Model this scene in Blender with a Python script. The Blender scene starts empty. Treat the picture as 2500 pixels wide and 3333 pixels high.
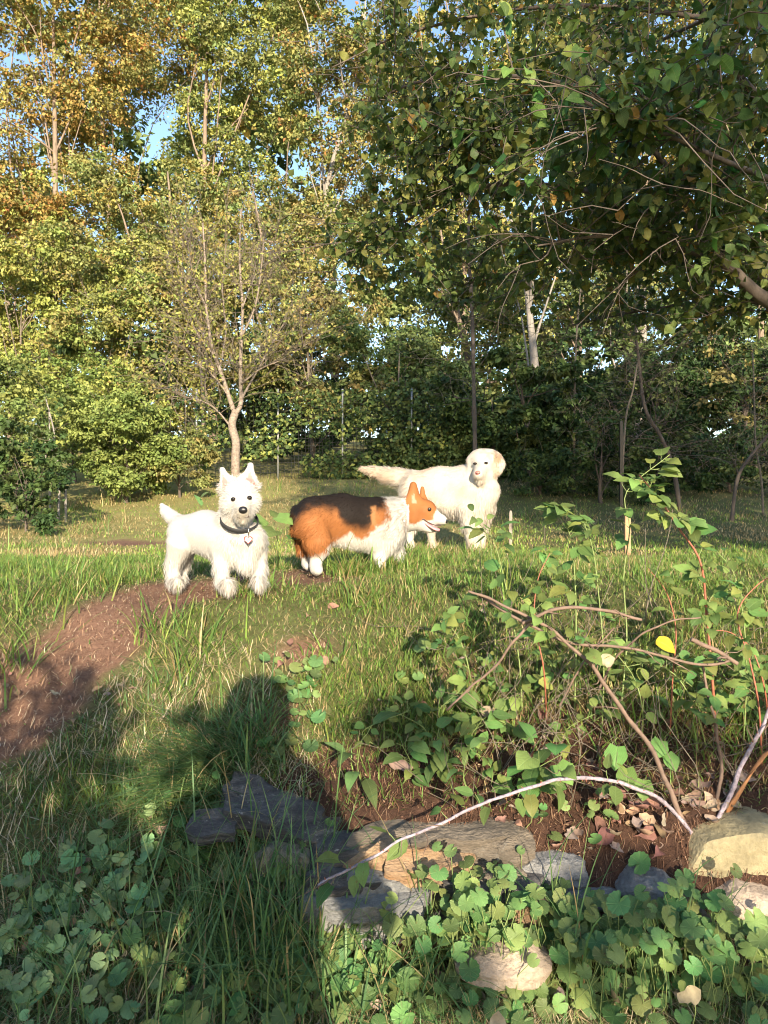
import bpy, math, random
import numpy as np
from mathutils import Vector

# ------------------------------------------------------------------ camera, sky, sun, exposure
S = bpy.context.scene
COL = S.collection
random.seed(11)
rng = np.random.default_rng(11)
R = math.radians

FOC, CX, CY, EYE = 2407.0, 1250.0, 1666.5, 1.5
cam_d = bpy.data.cameras.new('camera')
cam_d.sensor_fit = 'VERTICAL'
cam_d.sensor_height = 36.0
cam_d.lens = 36.0 * FOC / 3333.0
cam_d.clip_start = 0.05
cam_d.clip_end = 1000.0
cam = bpy.data.objects.new('camera', cam_d)
cam.location = (0, 0, EYE)
cam.rotation_euler = (R(90), 0, 0)
COL.objects.link(cam)
S.camera = cam

SUN_EL, SUN_AZ = R(17.0), R(9.5)          # low sun behind the photographer, a little to the right
SUNV = np.array([math.sin(SUN_AZ) * math.cos(SUN_EL), -math.cos(SUN_AZ) * math.cos(SUN_EL), math.sin(SUN_EL)])
W = bpy.data.worlds.new('World')
S.world = W
W.use_nodes = True
nt = W.node_tree
sky = nt.nodes.new('ShaderNodeTexSky')
sky.sky_type = 'NISHITA'
sky.sun_disc = False
sky.sun_elevation = SUN_EL
sky.sun_rotation = math.atan2(SUNV[0], SUNV[1])
sky.air_density = 1.0
sky.dust_density = 0.6
sky.ozone_density = 1.5
bg = nt.nodes['Background']
bg.inputs[1].default_value = 0.15
nt.links.new(sky.outputs[0], bg.inputs[0])

sun_d = bpy.data.lights.new('sun', 'SUN')
sun_d.energy = 4.9
sun_d.angle = R(0.53)
sun_d.color = (1.0, 0.86, 0.64)
sun = bpy.data.objects.new('sun', sun_d)
sun.rotation_euler = Vector(-SUNV).to_track_quat('-Z', 'Y').to_euler()
COL.objects.link(sun)

S.view_settings.view_transform = 'Standard'
S.view_settings.look = 'None'
S.view_settings.gamma = 1.0
S.view_settings.exposure = 1.38
S.render.engine = 'CYCLES'
S.cycles.max_bounces = 4
S.cycles.diffuse_bounces = 2
S.cycles.glossy_bounces = 1
S.cycles.transmission_bounces = 2
S.cycles.transparent_max_bounces = 4
S.cycles.use_denoising = True
S.cycles.sample_clamp_indirect = 4.0
S.cycles.filter_width = 1.05

# ------------------------------------------------------------------ helpers
def P(px, py, d):
    """a point seen at photo position (px, py), d metres in front of the viewer"""
    return np.array([(px - CX) / FOC * d, d, EYE - (py - CY) / FOC * d])

def norm(v):
    return v / np.maximum(np.linalg.norm(v, axis=-1, keepdims=True), 1e-9)

def smooth(a, b, x):
    t = np.clip((x - a) / (b - a), 0, 1)
    return t * t * (3 - 2 * t)

def hash3(i, j, k):
    n = (i.astype(np.int64) * 374761393 + j.astype(np.int64) * 668265263 + k.astype(np.int64) * 2147483647) & 0xffffffff
    n = ((n ^ (n >> 13)) * 1274126177) & 0xffffffff
    return ((n ^ (n >> 16)) & 0xffff) / 65535.0

def vnoise(p, s=1.0, seed=0):
    p = np.asarray(p, float) * s + 100.0 + seed * 17.3
    if p.shape[-1] == 2:
        p = np.concatenate([p, np.full(p.shape[:-1] + (1,), 0.5 + seed)], -1)
    i = np.floor(p).astype(np.int64); f = p - i; f = f * f * (3 - 2 * f)
    r = 0
    for a in (0, 1):
        for b in (0, 1):
            for c in (0, 1):
                w = (f[..., 0] if a else 1 - f[..., 0]) * (f[..., 1] if b else 1 - f[..., 1]) * (f[..., 2] if c else 1 - f[..., 2])
                r = r + w * hash3(i[..., 0] + a, i[..., 1] + b, i[..., 2] + c)
    return r

def fbm(p, s=1.0, o=3, seed=0):
    r, a, t = 0, 1.0, 0
    for k in range(o):
        r = r + a * vnoise(p, s * 2 ** k, seed + k * 3); t += a; a *= 0.5
    return r / t

def mesh(name, V, F, C=None, smooth_shade=True, UV=None):
    V = np.asarray(V, np.float32); F = np.asarray(F, np.int32)
    m = bpy.data.meshes.new(name)
    m.vertices.add(len(V)); m.vertices.foreach_set('co', V.ravel())
    k = F.shape[1]
    m.loops.add(F.size); m.loops.foreach_set('vertex_index', F.ravel())
    m.polygons.add(len(F)); m.polygons.foreach_set('loop_start', np.arange(0, F.size, k, dtype=np.int32))
    m.polygons.foreach_set('loop_total', np.full(len(F), k, np.int32))
    m.polygons.foreach_set('use_smooth', np.full(len(F), smooth_shade, bool))
    if C is not None:
        C = np.asarray(C, np.float32)
        if C.shape[1] == 3:
            C = np.concatenate([C, np.ones((len(C), 1), np.float32)], 1)
        a = m.attributes.new('Col', 'FLOAT_COLOR', 'POINT'); a.data.foreach_set('color', C.ravel())
    if UV is not None:
        a = m.attributes.new('leafuv', 'FLOAT2', 'POINT'); a.data.foreach_set('vector', np.asarray(UV, np.float32).ravel())
    m.update(calc_edges=True)
    return m

def link(name, data, mat=None, parent=None, label=None, cat=None, group=None, kind=None, loc=None):
    o = bpy.data.objects.new(name, data)
    COL.objects.link(o)
    if mat is not None and data is not None and not data.materials:
        data.materials.append(mat)
    if parent is not None:
        o.parent = parent
    if loc is not None:
        o.location = loc
    tag(o, label, cat, group, kind)
    return o

def tag(o, label=None, cat=None, group=None, kind=None):
    if label: o['label'] = label
    if cat: o['category'] = cat
    if group: o['group'] = group
    if kind: o['kind'] = kind
    return o

def empty(name, loc, label, cat, group=None):
    o = link(name, None, label=label, cat=cat, group=group)
    o.empty_display_size = 0.05
    o.location = [float(c) for c in loc]
    return o

def kid(name, parent, V, F, mat, C=None, smooth_shade=True, UV=None, kind=None, label=None):
    """a part given in world coordinates, stored relative to its (unrotated) thing"""
    off = np.array(parent.matrix_basis.translation)
    q = parent.parent
    while q is not None:
        off = off + np.array(q.matrix_basis.translation); q = q.parent
    return link(name, mesh(name, np.asarray(V) - off, F, C, smooth_shade, UV), mat, parent, kind=kind, label=label)

def tube(pts, rad, sides=6, cap=True):
    pts = np.asarray(pts, float); n = len(pts)
    rad = np.broadcast_to(np.asarray(rad, float), (n,))
    t = norm(np.gradient(pts, axis=0))
    ref = np.array([0.13, 0.31, 0.94]) if abs(t[:, 2]).mean() < 0.8 else np.array([0.95, 0.2, 0.1])
    a = norm(np.cross(t, ref)); b = np.cross(t, a)
    ang = np.linspace(0, 2 * np.pi, sides, endpoint=False)
    V = pts[:, None] + rad[:, None, None] * (np.cos(ang)[None, :, None] * a[:, None] + np.sin(ang)[None, :, None] * b[:, None])
    V = V.reshape(-1, 3)
    i = np.arange(n - 1)[:, None] * sides; j = np.arange(sides)[None]; j2 = (j + 1) % sides
    F = np.stack([i + j, i + j2, i + sides + j2, i + sides + j], -1).reshape(-1, 4)
    if cap:
        V = np.concatenate([V, pts[:1], pts[-1:]])
        c0, c1 = len(V) - 2, len(V) - 1
        j = np.arange(sides); j2 = (j + 1) % sides
        F = np.concatenate([F, np.stack([np.full(sides, c0), j2, j, j], -1)[:, [0, 1, 2, 2]] if False else np.zeros((0, 4), int)])
        T = [(c0, b_, a_) for a_, b_ in zip(j, j2)] + [(c1, (n - 1) * sides + a_, (n - 1) * sides + b_) for a_, b_ in zip(j, j2)]
        Q = np.concatenate([F[:, [0, 1, 2]], F[:, [0, 2, 3]], np.array(T)])
        return V, Q
    return V, np.concatenate([F[:, [0, 1, 2]], F[:, [0, 2, 3]]])

def join(parts):
    Vs, Fs, o = [], [], 0
    for V, F in parts:
        Vs.append(V); Fs.append(np.asarray(F) + o); o += len(V)
    return np.concatenate(Vs), np.concatenate(Fs)

def spline(pts, n=24):
    """Catmull-Rom through the points"""
    p = np.asarray(pts, float)
    p = np.concatenate([2 * p[:1] - p[1:2], p, 2 * p[-1:] - p[-2:-1]])
    m = len(p) - 3
    u = np.linspace(0, m - 1e-6, n); i = u.astype(int); t = (u - i)[:, None]
    a, b, c, d = p[i], p[i + 1], p[i + 2], p[i + 3]
    return 0.5 * (2 * b + (c - a) * t + (2 * a - 5 * b + 4 * c - d) * t ** 2 + (3 * b - a - 3 * c + d) * t ** 3)

# ------------------------------------------------------------------ materials
MATS = {}
def new_mat(name):
    m = bpy.data.materials.new(name); m.use_nodes = True
    MATS[name] = m
    return m, m.node_tree, m.node_tree.nodes['Principled BSDF']

def N(t, kind, **kw):
    n = t.nodes.new(kind)
    for k, v in kw.items():
        if k.startswith('i_'):
            key = k[2:]
            n.inputs[int(key) if key.isdigit() else key.replace('_', ' ')].default_value = v
        else:
            setattr(n, k, v)
    return n

def noise_node(t, scale, detail=4, vec=None, rough=0.6):
    n = N(t, 'ShaderNodeTexNoise'); n.inputs['Scale'].default_value = scale; n.inputs['Detail'].default_value = detail
    n.inputs['Roughness'].default_value = rough
    if vec is not None: t.links.new(vec, n.inputs['Vector'])
    return n

def mul_by(t, col, fac_out, lo, hi):
    """colour times a value that runs lo..hi with fac"""
    r = N(t, 'ShaderNodeMapRange'); r.inputs['To Min'].default_value = lo; r.inputs['To Max'].default_value = hi
    r.inputs['From Min'].default_value = 0.25; r.inputs['From Max'].default_value = 0.75
    t.links.new(fac_out, r.inputs['Value'])
    m = N(t, 'ShaderNodeMix', data_type='RGBA', blend_type='MULTIPLY'); m.inputs[0].default_value = 1.0
    t.links.new(col, m.inputs[6]); t.links.new(r.outputs[0], m.inputs[7])
    return m.outputs[2]

def leaf_mat(name, trans=0.35, rough=0.5, vary=0.35, veins=False, spec=0.3, tint=None, per_object=0.0):
    m, t, b = new_mat(name)
    if tint is None:
        a = N(t, 'ShaderNodeAttribute'); a.attribute_name = 'Col'; col = a.outputs['Color']
    else:
        a = N(t, 'ShaderNodeRGB'); a.outputs[0].default_value = (*tint, 1); col = a.outputs[0]
    g = N(t, 'ShaderNodeNewGeometry')
    n = noise_node(t, 35.0, 3, g.outputs['Position'])
    col = mul_by(t, col, n.outputs[0], 1 - vary, 1 + vary)
    if veins or per_object:
        sp = noise_node(t, 90.0, 4, g.outputs['Position'], 0.65)
        sr = N(t, 'ShaderNodeMapRange'); sr.inputs['From Min'].default_value = 0.63; sr.inputs['From Max'].default_value = 0.70; sr.inputs['To Max'].default_value = 0.75
        t.links.new(sp.outputs[0], sr.inputs['Value'])
        sm = N(t, 'ShaderNodeMix', data_type='RGBA'); sm.inputs[7].default_value = (0.16, 0.10, 0.04, 1)
        t.links.new(sr.outputs[0], sm.inputs[0]); t.links.new(col, sm.inputs[6]); col = sm.outputs[2]
    if per_object:
        oi = N(t, 'ShaderNodeObjectInfo')
        hs = N(t, 'ShaderNodeHueSaturation')
        r1 = N(t, 'ShaderNodeMapRange'); r1.inputs['To Min'].default_value = 0.5 - 0.06 * per_object; r1.inputs['To Max'].default_value = 0.5 + 0.03 * per_object
        r2 = N(t, 'ShaderNodeMapRange'); r2.inputs['To Min'].default_value = 1 - 0.35 * per_object; r2.inputs['To Max'].default_value = 1 + 0.35 * per_object
        w = N(t, 'ShaderNodeMath', operation='MULTIPLY'); w.inputs[1].default_value = 7.13
        fr = N(t, 'ShaderNodeMath', operation='FRACT')
        t.links.new(oi.outputs['Random'], r1.inputs['Value']); t.links.new(oi.outputs['Random'], w.inputs[0])
        t.links.new(w.outputs[0], fr.inputs[0]); t.links.new(fr.outputs[0], r2.inputs['Value'])
        t.links.new(r1.outputs[0], hs.inputs['Hue']); t.links.new(r2.outputs[0], hs.inputs['Value'])
        t.links.new(col, hs.inputs['Color']); col = hs.outputs[0]
    if veins:
        u = N(t, 'ShaderNodeAttribute'); u.attribute_name = 'leafuv'
        s = N(t, 'ShaderNodeSeparateXYZ'); t.links.new(u.outputs['Vector'], s.inputs[0])
        ab = N(t, 'ShaderNodeMath', operation='ABSOLUTE'); t.links.new(s.outputs[1], ab.inputs[0])
        k = N(t, 'ShaderNodeMath', operation='MULTIPLY'); k.inputs[1].default_value = 0.9; t.links.new(ab.outputs[0], k.inputs[0])
        d = N(t, 'ShaderNodeMath', operation='SUBTRACT'); t.links.new(s.outputs[0], d.inputs[0]); t.links.new(k.outputs[0], d.inputs[1])
        f = N(t, 'ShaderNodeMath', operation='MULTIPLY'); f.inputs[1].default_value = 44.0; t.links.new(d.outputs[0], f.inputs[0])
        sn = N(t, 'ShaderNodeMath', operation='SINE'); t.links.new(f.outputs[0], sn.inputs[0])
        pw = N(t, 'ShaderNodeMapRange'); pw.inputs['From Min'].default_value = 0.55; pw.inputs['From Max'].default_value = 1.0
        t.links.new(sn.outputs[0], pw.inputs['Value'])
        mid = N(t, 'ShaderNodeMapRange'); mid.inputs['From Min'].default_value = 0.0; mid.inputs['From Max'].default_value = 0.08
        mid.inputs['To Min'].default_value = 1.0; mid.inputs['To Max'].default_value = 0.0
        t.links.new(ab.outputs[0], mid.inputs['Value'])
        mx = N(t, 'ShaderNodeMath', operation='MAXIMUM'); t.links.new(pw.outputs[0], mx.inputs[0]); t.links.new(mid.outputs[0], mx.inputs[1])
        lt = N(t, 'ShaderNodeMix', data_type='RGBA'); lt.inputs[7].default_value = (0.30, 0.40, 0.16, 1)
        fa = N(t, 'ShaderNodeMath', operation='MULTIPLY'); fa.inputs[1].default_value = 0.22; t.links.new(mx.outputs[0], fa.inputs[0])
        t.links.new(fa.outputs[0], lt.inputs[0]); t.links.new(col, lt.inputs[6]); col = lt.outputs[2]
        bp = N(t, 'ShaderNodeBump'); bp.inputs['Strength'].default_value = 0.5; bp.inputs['Distance'].default_value = 0.002; bp.invert = True
        t.links.new(mx.outputs[0], bp.inputs['Height']); t.links.new(bp.outputs[0], b.inputs['Normal'])
    t.links.new(col, b.inputs['Base Color'])
    b.inputs['Roughness'].default_value = rough
    b.inputs['Specular IOR Level'].default_value = spec
    if trans > 0:
        tr = N(t, 'ShaderNodeBsdfTranslucent')
        hs2 = N(t, 'ShaderNodeHueSaturation'); hs2.inputs['Saturation'].default_value = 1.15; hs2.inputs['Value'].default_value = 1.2
        t.links.new(col, hs2.inputs['Color']); t.links.new(hs2.outputs[0], tr.inputs['Color'])
        mixs = N(t, 'ShaderNodeMixShader'); mixs.inputs[0].default_value = trans
        t.links.new(b.outputs[0], mixs.inputs[1]); t.links.new(tr.outputs[0], mixs.inputs[2])
        t.links.new(mixs.outputs[0], t.nodes['Material Output'].inputs['Surface'])
    return m

def bark_mat(name, c1, c2, scale=18.0, bump=0.6, stretch=0.25):
    m, t, b = new_mat(name)
    tc = N(t, 'ShaderNodeNewGeometry')
    mp = N(t, 'ShaderNodeMapping'); mp.inputs['Scale'].default_value = (1, 1, stretch)
    t.links.new(tc.outputs['Position'], mp.inputs[0])
    n = noise_node(t, scale, 6, mp.outputs[0], 0.7)
    cr = N(t, 'ShaderNodeValToRGB'); cr.color_ramp.elements[0].position = 0.3; cr.color_ramp.elements[1].position = 0.7
    cr.color_ramp.elements[0].color = (*c1, 1); cr.color_ramp.elements[1].color = (*c2, 1)
    t.links.new(n.outputs[0], cr.inputs[0]); t.links.new(cr.outputs[0], b.inputs['Base Color'])
    b.inputs['Roughness'].default_value = 0.85
    bp = N(t, 'ShaderNodeBump'); bp.inputs['Strength'].default_value = bump; bp.inputs['Distance'].default_value = 0.01
    t.links.new(n.outputs[0], bp.inputs['Height']); t.links.new(bp.outputs[0], b.inputs['Normal'])
    return m

def plain_mat(name, c, rough=0.6, metal=0.0, spec=0.5, nscale=0, vary=0.2, bump=0):
    m, t, b = new_mat(name)
    b.inputs['Roughness'].default_value = rough; b.inputs['Metallic'].default_value = metal
    b.inputs['Specular IOR Level'].default_value = spec
    if nscale:
        g = N(t, 'ShaderNodeNewGeometry')
        n = noise_node(t, nscale, 5, g.outputs['Position'])
        rgb = N(t, 'ShaderNodeRGB'); rgb.outputs[0].default_value = (*c, 1)
        t.links.new(mul_by(t, rgb.outputs[0], n.outputs[0], 1 - vary, 1 + vary), b.inputs['Base Color'])
        if bump:
            bp = N(t, 'ShaderNodeBump'); bp.inputs['Strength'].default_value = bump; bp.inputs['Distance'].default_value = 0.01
            t.links.new(n.outputs[0], bp.inputs['Height']); t.links.new(bp.outputs[0], b.inputs['Normal'])
    else:
        b.inputs['Base Color'].default_value = (*c, 1)
    return m

def coat_mat(name, rough=0.65):
    m, t, b = new_mat(name)
    a = N(t, 'ShaderNodeAttribute'); a.attribute_name = 'Col'
    t.links.new(a.outputs['Color'], b.inputs['Base Color'])
    b.inputs['Roughness'].default_value = rough
    b.inputs['Specular IOR Level'].default_value = 0.2
    tr = N(t, 'ShaderNodeBsdfTranslucent'); t.links.new(a.outputs['Color'], tr.inputs['Color'])
    ms = N(t, 'ShaderNodeMixShader'); ms.inputs[0].default_value = 0.25
    t.links.new(b.outputs[0], ms.inputs[1]); t.links.new(tr.outputs[0], ms.inputs[2])
    t.links.new(ms.outputs[0], t.nodes['Material Output'].inputs['Surface'])
    return m

M_TREELEAF = leaf_mat('tree_leaves', trans=0.2, rough=0.6, vary=0.2, spec=0.2)
M_GRASS = leaf_mat('grass_blades', trans=0.3, rough=0.5, vary=0.15, spec=0.35)
M_NEAR = leaf_mat('broad_leaves', trans=0.3, rough=0.5, vary=0.18, veins=True, spec=0.25, per_object=1.0)
M_DRY = leaf_mat('dry_leaves', trans=0.15, rough=0.8, vary=0.4, spec=0.15, per_object=0.8)
M_LITTER = leaf_mat('needle_litter', trans=0.0, rough=0.9, vary=0.3, spec=0.1)
M_BARK = bark_mat('bark_brown', (0.10, 0.075, 0.055), (0.27, 0.20, 0.15))
M_BARKG = bark_mat('bark_grey', (0.13, 0.12, 0.11), (0.33, 0.29, 0.25), 14)
M_CHERRY = bark_mat('bark_cherry', (0.10, 0.075, 0.06), (0.32, 0.26, 0.21), 30, 0.5, 1.6)
M_BARKD = bark_mat('bark_dark', (0.045, 0.035, 0.03), (0.13, 0.10, 0.08), 16)
M_TWIG = bark_mat('twig_brown', (0.085, 0.068, 0.05), (0.185, 0.15, 0.115), 40, 0.2, 1)
M_COAT = coat_mat('dog_coat')

# scalloped ivy leaf: veins fan out from the leaf stalk
def ivy_mat():
    m = leaf_mat('ivy_leaves', trans=0.25, rough=0.5, vary=0.2, spec=0.35, per_object=1.1)
    t = m.node_tree; b = t.nodes['Principled BSDF']
    tc = N(t, 'ShaderNodeTexCoord'); s = N(t, 'ShaderNodeSeparateXYZ'); t.links.new(tc.outputs['Object'], s.inputs[0])
    at = N(t, 'ShaderNodeMath', operation='ARCTAN2'); t.links.new(s.outputs[1], at.inputs[0]); t.links.new(s.outputs[0], at.inputs[1])
    k = N(t, 'ShaderNodeMath', operation='MULTIPLY'); k.inputs[1].default_value = 7.0; t.links.new(at.outputs[0], k.inputs[0])
    c = N(t, 'ShaderNodeMath', operation='COSINE'); t.links.new(k.outputs[0], c.inputs[0])
    r = N(t, 'ShaderNodeMapRange'); r.inputs['From Min'].default_value = 0.88; r.inputs['From Max'].default_value = 1.0
    t.links.new(c.outputs[0], r.inputs['Value'])
    vo = N(t, 'ShaderNodeTexVoronoi'); vo.feature = 'DISTANCE_TO_EDGE'; vo.inputs['Scale'].default_value = 11.0; t.links.new(tc.outputs['Object'], vo.inputs['Vector'])
    ad = N(t, 'ShaderNodeMath', operation='SUBTRACT'); t.links.new(vo.outputs['Distance'], ad.inputs[0]); t.links.new(r.outputs[0], ad.inputs[1])
    bp = N(t, 'ShaderNodeBump'); bp.inputs['Strength'].default_value = 0.5; bp.inputs['Distance'].default_value = 0.002
    t.links.new(ad.outputs[0], bp.inputs['Height']); t.links.new(bp.outputs[0], b.inputs['Normal'])
    src = b.inputs['Base Color'].links[0].from_socket
    mx = N(t, 'ShaderNodeMix', data_type='RGBA'); mx.inputs[7].default_value = (0.32, 0.42, 0.18, 1)
    f = N(t, 'ShaderNodeMath', operation='MULTIPLY'); f.inputs[1].default_value = 0.22; t.links.new(r.outputs[0], f.inputs[0])
    t.links.new(f.outputs[0], mx.inputs[0]); t.links.new(src, mx.inputs[6]); t.links.new(mx.outputs[2], b.inputs['Base Color'])
    return m
M_IVY = ivy_mat()
# ------------------------------------------------------------------ terrain
YL = [-30, -4, -1, 0.0, 1.0, 1.5, 1.8, 2.1, 2.4, 2.7, 2.95, 3.3, 4.2, 5.3, 7.0, 8.0, 9.0, 10.0, 12.0, 15.0, 20, 40, 300]
ZL = [-0.6, -0.15, 0.0, 0.05, 0.24, 0.39, 0.52, 0.76, 0.985, 1.155, 1.215, 1.235, 1.235, 1.225, 1.36, 1.50, 1.68, 1.87, 2.2, 2.7, 3.3, 5.5, 30.0]
YR = [-30, -4, -1, 0.0, 1.0, 1.5, 1.78, 1.92, 2.0, 2.15, 2.35, 2.55, 2.8, 2.95, 3.3, 4.2, 5.3, 7.0, 8.0, 9.0, 10.0, 12.0, 15.0, 20, 40, 300]
ZR = [-0.6, -0.15, 0.0, 0.05, 0.22, 0.34, 0.42, 0.64, 0.695, 0.77, 0.90, 1.05, 1.17, 1.215, 1.235, 1.235, 1.225, 1.36, 1.50, 1.68, 1.87, 2.2, 2.7, 3.3, 5.5, 30.0]
_yy = np.linspace(-30, 300, 33001)
def _sm(Y, Z):
    z = np.interp(_yy, Y, Z); k = np.ones(13) / 13
    return np.convolve(np.pad(z, 6, mode='edge'), k, 'valid')
_zl, _zr = _sm(YL, ZL), _sm(YR, ZR)

def T(x, y):
    x, y = np.broadcast_arrays(np.asarray(x, float), np.asarray(y, float))
    w = smooth(-0.62, -0.38, x + 0.04 * np.sin(y * 9))
    z = (1 - w) * np.interp(y, _yy, _zl) + w * np.interp(y, _yy, _zr)
    p = np.stack([x, y], -1)
    near = smooth(60, 8, np.abs(y))
    return z + near * (0.05 * (fbm(p, 1.1, 3, 1) - 0.5) * smooth(1.6, 3.2, y) + 0.03 * (fbm(p, 5.0, 2, 4) - 0.5))

def G(px, py, dmax=60):
    """the ground point seen at photo position (px, py)"""
    d = np.concatenate([np.arange(1.2, 6, 0.01), np.arange(6, dmax, 0.05)])
    x = (px - CX) / FOC * d; z = EYE - (py - CY) / FOC * d
    hit = np.nonzero(z <= T(x, d))[0]
    k = hit[0] if len(hit) else len(d) - 1
    return np.array([x[k], d[k], float(T(x[k], d[k]))])

def on(x, y, dz=0.0):
    return np.array([x, y, float(T(x, y)) + dz])

# bare earth: distance from the path's middle line
PATH = [(-160, 2330, .27), (0, 2265, .25), (150, 2190, .23), (290, 2085, .21), (400, 1990, .20), (540, 1930, .19), (690, 1905, .20), (830, 1888, .20), (960, 1866, .18), (1050, 1860, .13)]
_pp = [(G(a, b)[:2], r) for a, b, r in PATH]
SPOTS = [(G(420, 1765)[:2], .22), (G(1000, 1880)[:2], .12), (G(1005, 2120)[:2], .07), (G(900, 2330)[:2], .06), (G(1530, 2190)[:2], .06)]
def path_mask(p):
    best = np.full(len(p), -9.0)
    for (a, ra), (b, rb) in zip(_pp[:-1], _pp[1:]):
        ab = b - a; t = np.clip(((p - a) @ ab) / (ab @ ab), 0, 1)
        d = np.linalg.norm(p - a - t[:, None] * ab, axis=1)
        best = np.maximum(best, 1 - d / (ra + t * (rb - ra)))
    for c, r in SPOTS:
        best = np.maximum(best, 0.6 - 0.6 * np.linalg.norm((p - c) * [0.55, 1.0], axis=1) / r)
    return best + 0.6 * (fbm(p, 6.0, 3, 9) - 0.5)

def bed_mask(p):
    x, y = p[:, 0], p[:, 1]
    n = 0.5 * (fbm(p, 4.0, 3, 21) - 0.5)
    edge = np.interp(x, [-0.42, -0.25, 0.1, 0.4, 1.2, 3], [2.04, 2.20, 2.19, 2.28, 2.36, 2.36])
    return smooth(-0.45, -0.33, x) * smooth(edge + 0.06, edge - 0.06, y + n * 0.4) * smooth(1.7, 1.85, y)

def axis(segs):
    out = []
    for a, b, s in segs:
        out.append(np.arange(a, b, s))
    return np.concatenate(out + [[segs[-1][1]]])
gx = axis([(-240, -40, 20), (-40, -10, 3), (-10, -3, 0.35), (-3, 3, 0.045), (3, 10, 0.35), (10, 40, 3), (40, 240, 20)])
gy = axis([(-60, -6, 6), (-6, 1.2, 0.25), (1.2, 4.0, 0.03), (4, 9, 0.08), (9, 20, 0.4), (20, 60, 4), (60, 300, 24)])
X, Y = np.meshgrid(gx, gy)
Z = T(X, Y)
pts2 = np.stack([X.ravel(), Y.ravel()], -1)
soil = np.maximum(smooth(0.0, 0.25, path_mask(pts2)), bed_mask(pts2))
fine = smooth(12, 6, Y.ravel()) * (np.abs(X.ravel()) < 4) * (Y.ravel() > 1)
zz = Z.ravel() + fine * (0.022 * (fbm(pts2, 22, 3, 31) - 0.5) * (0.5 + soil + 1.6 * bed_mask(pts2)) - 0.012 * smooth(0.0, 0.3, path_mask(pts2)))
gv = np.stack([X.ravel(), Y.ravel(), zz], -1)
nx, ny = len(gx), len(gy)
i, j = np.meshgrid(np.arange(nx - 1), np.arange(ny - 1))
k = (j * nx + i).ravel()
gf = np.stack([k, k + 1, k + nx + 1, k + nx], -1)
bedm = bed_mask(pts2)
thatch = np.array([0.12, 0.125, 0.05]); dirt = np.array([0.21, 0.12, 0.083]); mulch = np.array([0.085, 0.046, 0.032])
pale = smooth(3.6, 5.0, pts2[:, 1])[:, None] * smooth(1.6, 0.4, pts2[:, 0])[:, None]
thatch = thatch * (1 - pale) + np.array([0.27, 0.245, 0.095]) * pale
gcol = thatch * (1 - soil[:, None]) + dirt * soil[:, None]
gcol = gcol * (1 - bedm[:, None]) + mulch * bedm[:, None]
gcol *= (0.75 + 0.5 * fbm(pts2, 7, 3, 41))[:, None]

m_ground, t, b = new_mat('earth')
a = N(t, 'ShaderNodeAttribute'); a.attribute_name = 'Col'
g = N(t, 'ShaderNodeNewGeometry')
n1 = noise_node(t, 55, 6, g.outputs['Position'], 0.75)
n2 = noise_node(t, 260, 4, g.outputs['Position'], 0.7)
c = mul_by(t, a.outputs['Color'], n1.outputs[0], 0.6, 1.35)
c = mul_by(t, c, n2.outputs[0], 0.7, 1.3)
t.links.new(c, b.inputs['Base Color'])
b.inputs['Roughness'].default_value = 0.95
b.inputs['Specular IOR Level'].default_value = 0.15
ad = N(t, 'ShaderNodeMath', operation='ADD'); t.links.new(n1.outputs[0], ad.inputs[0]); t.links.new(n2.outputs[0], ad.inputs[1])
bp = N(t, 'ShaderNodeBump'); bp.inputs['Strength'].default_value = 0.9; bp.inputs['Distance'].default_value = 0.012
t.links.new(ad.outputs[0], bp.inputs['Height']); t.links.new(bp.outputs[0], b.inputs['Normal'])
link('ground', mesh('ground', gv, gf, gcol), m_ground, kind='structure', label='sloping garden ground with worn earth path')

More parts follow.
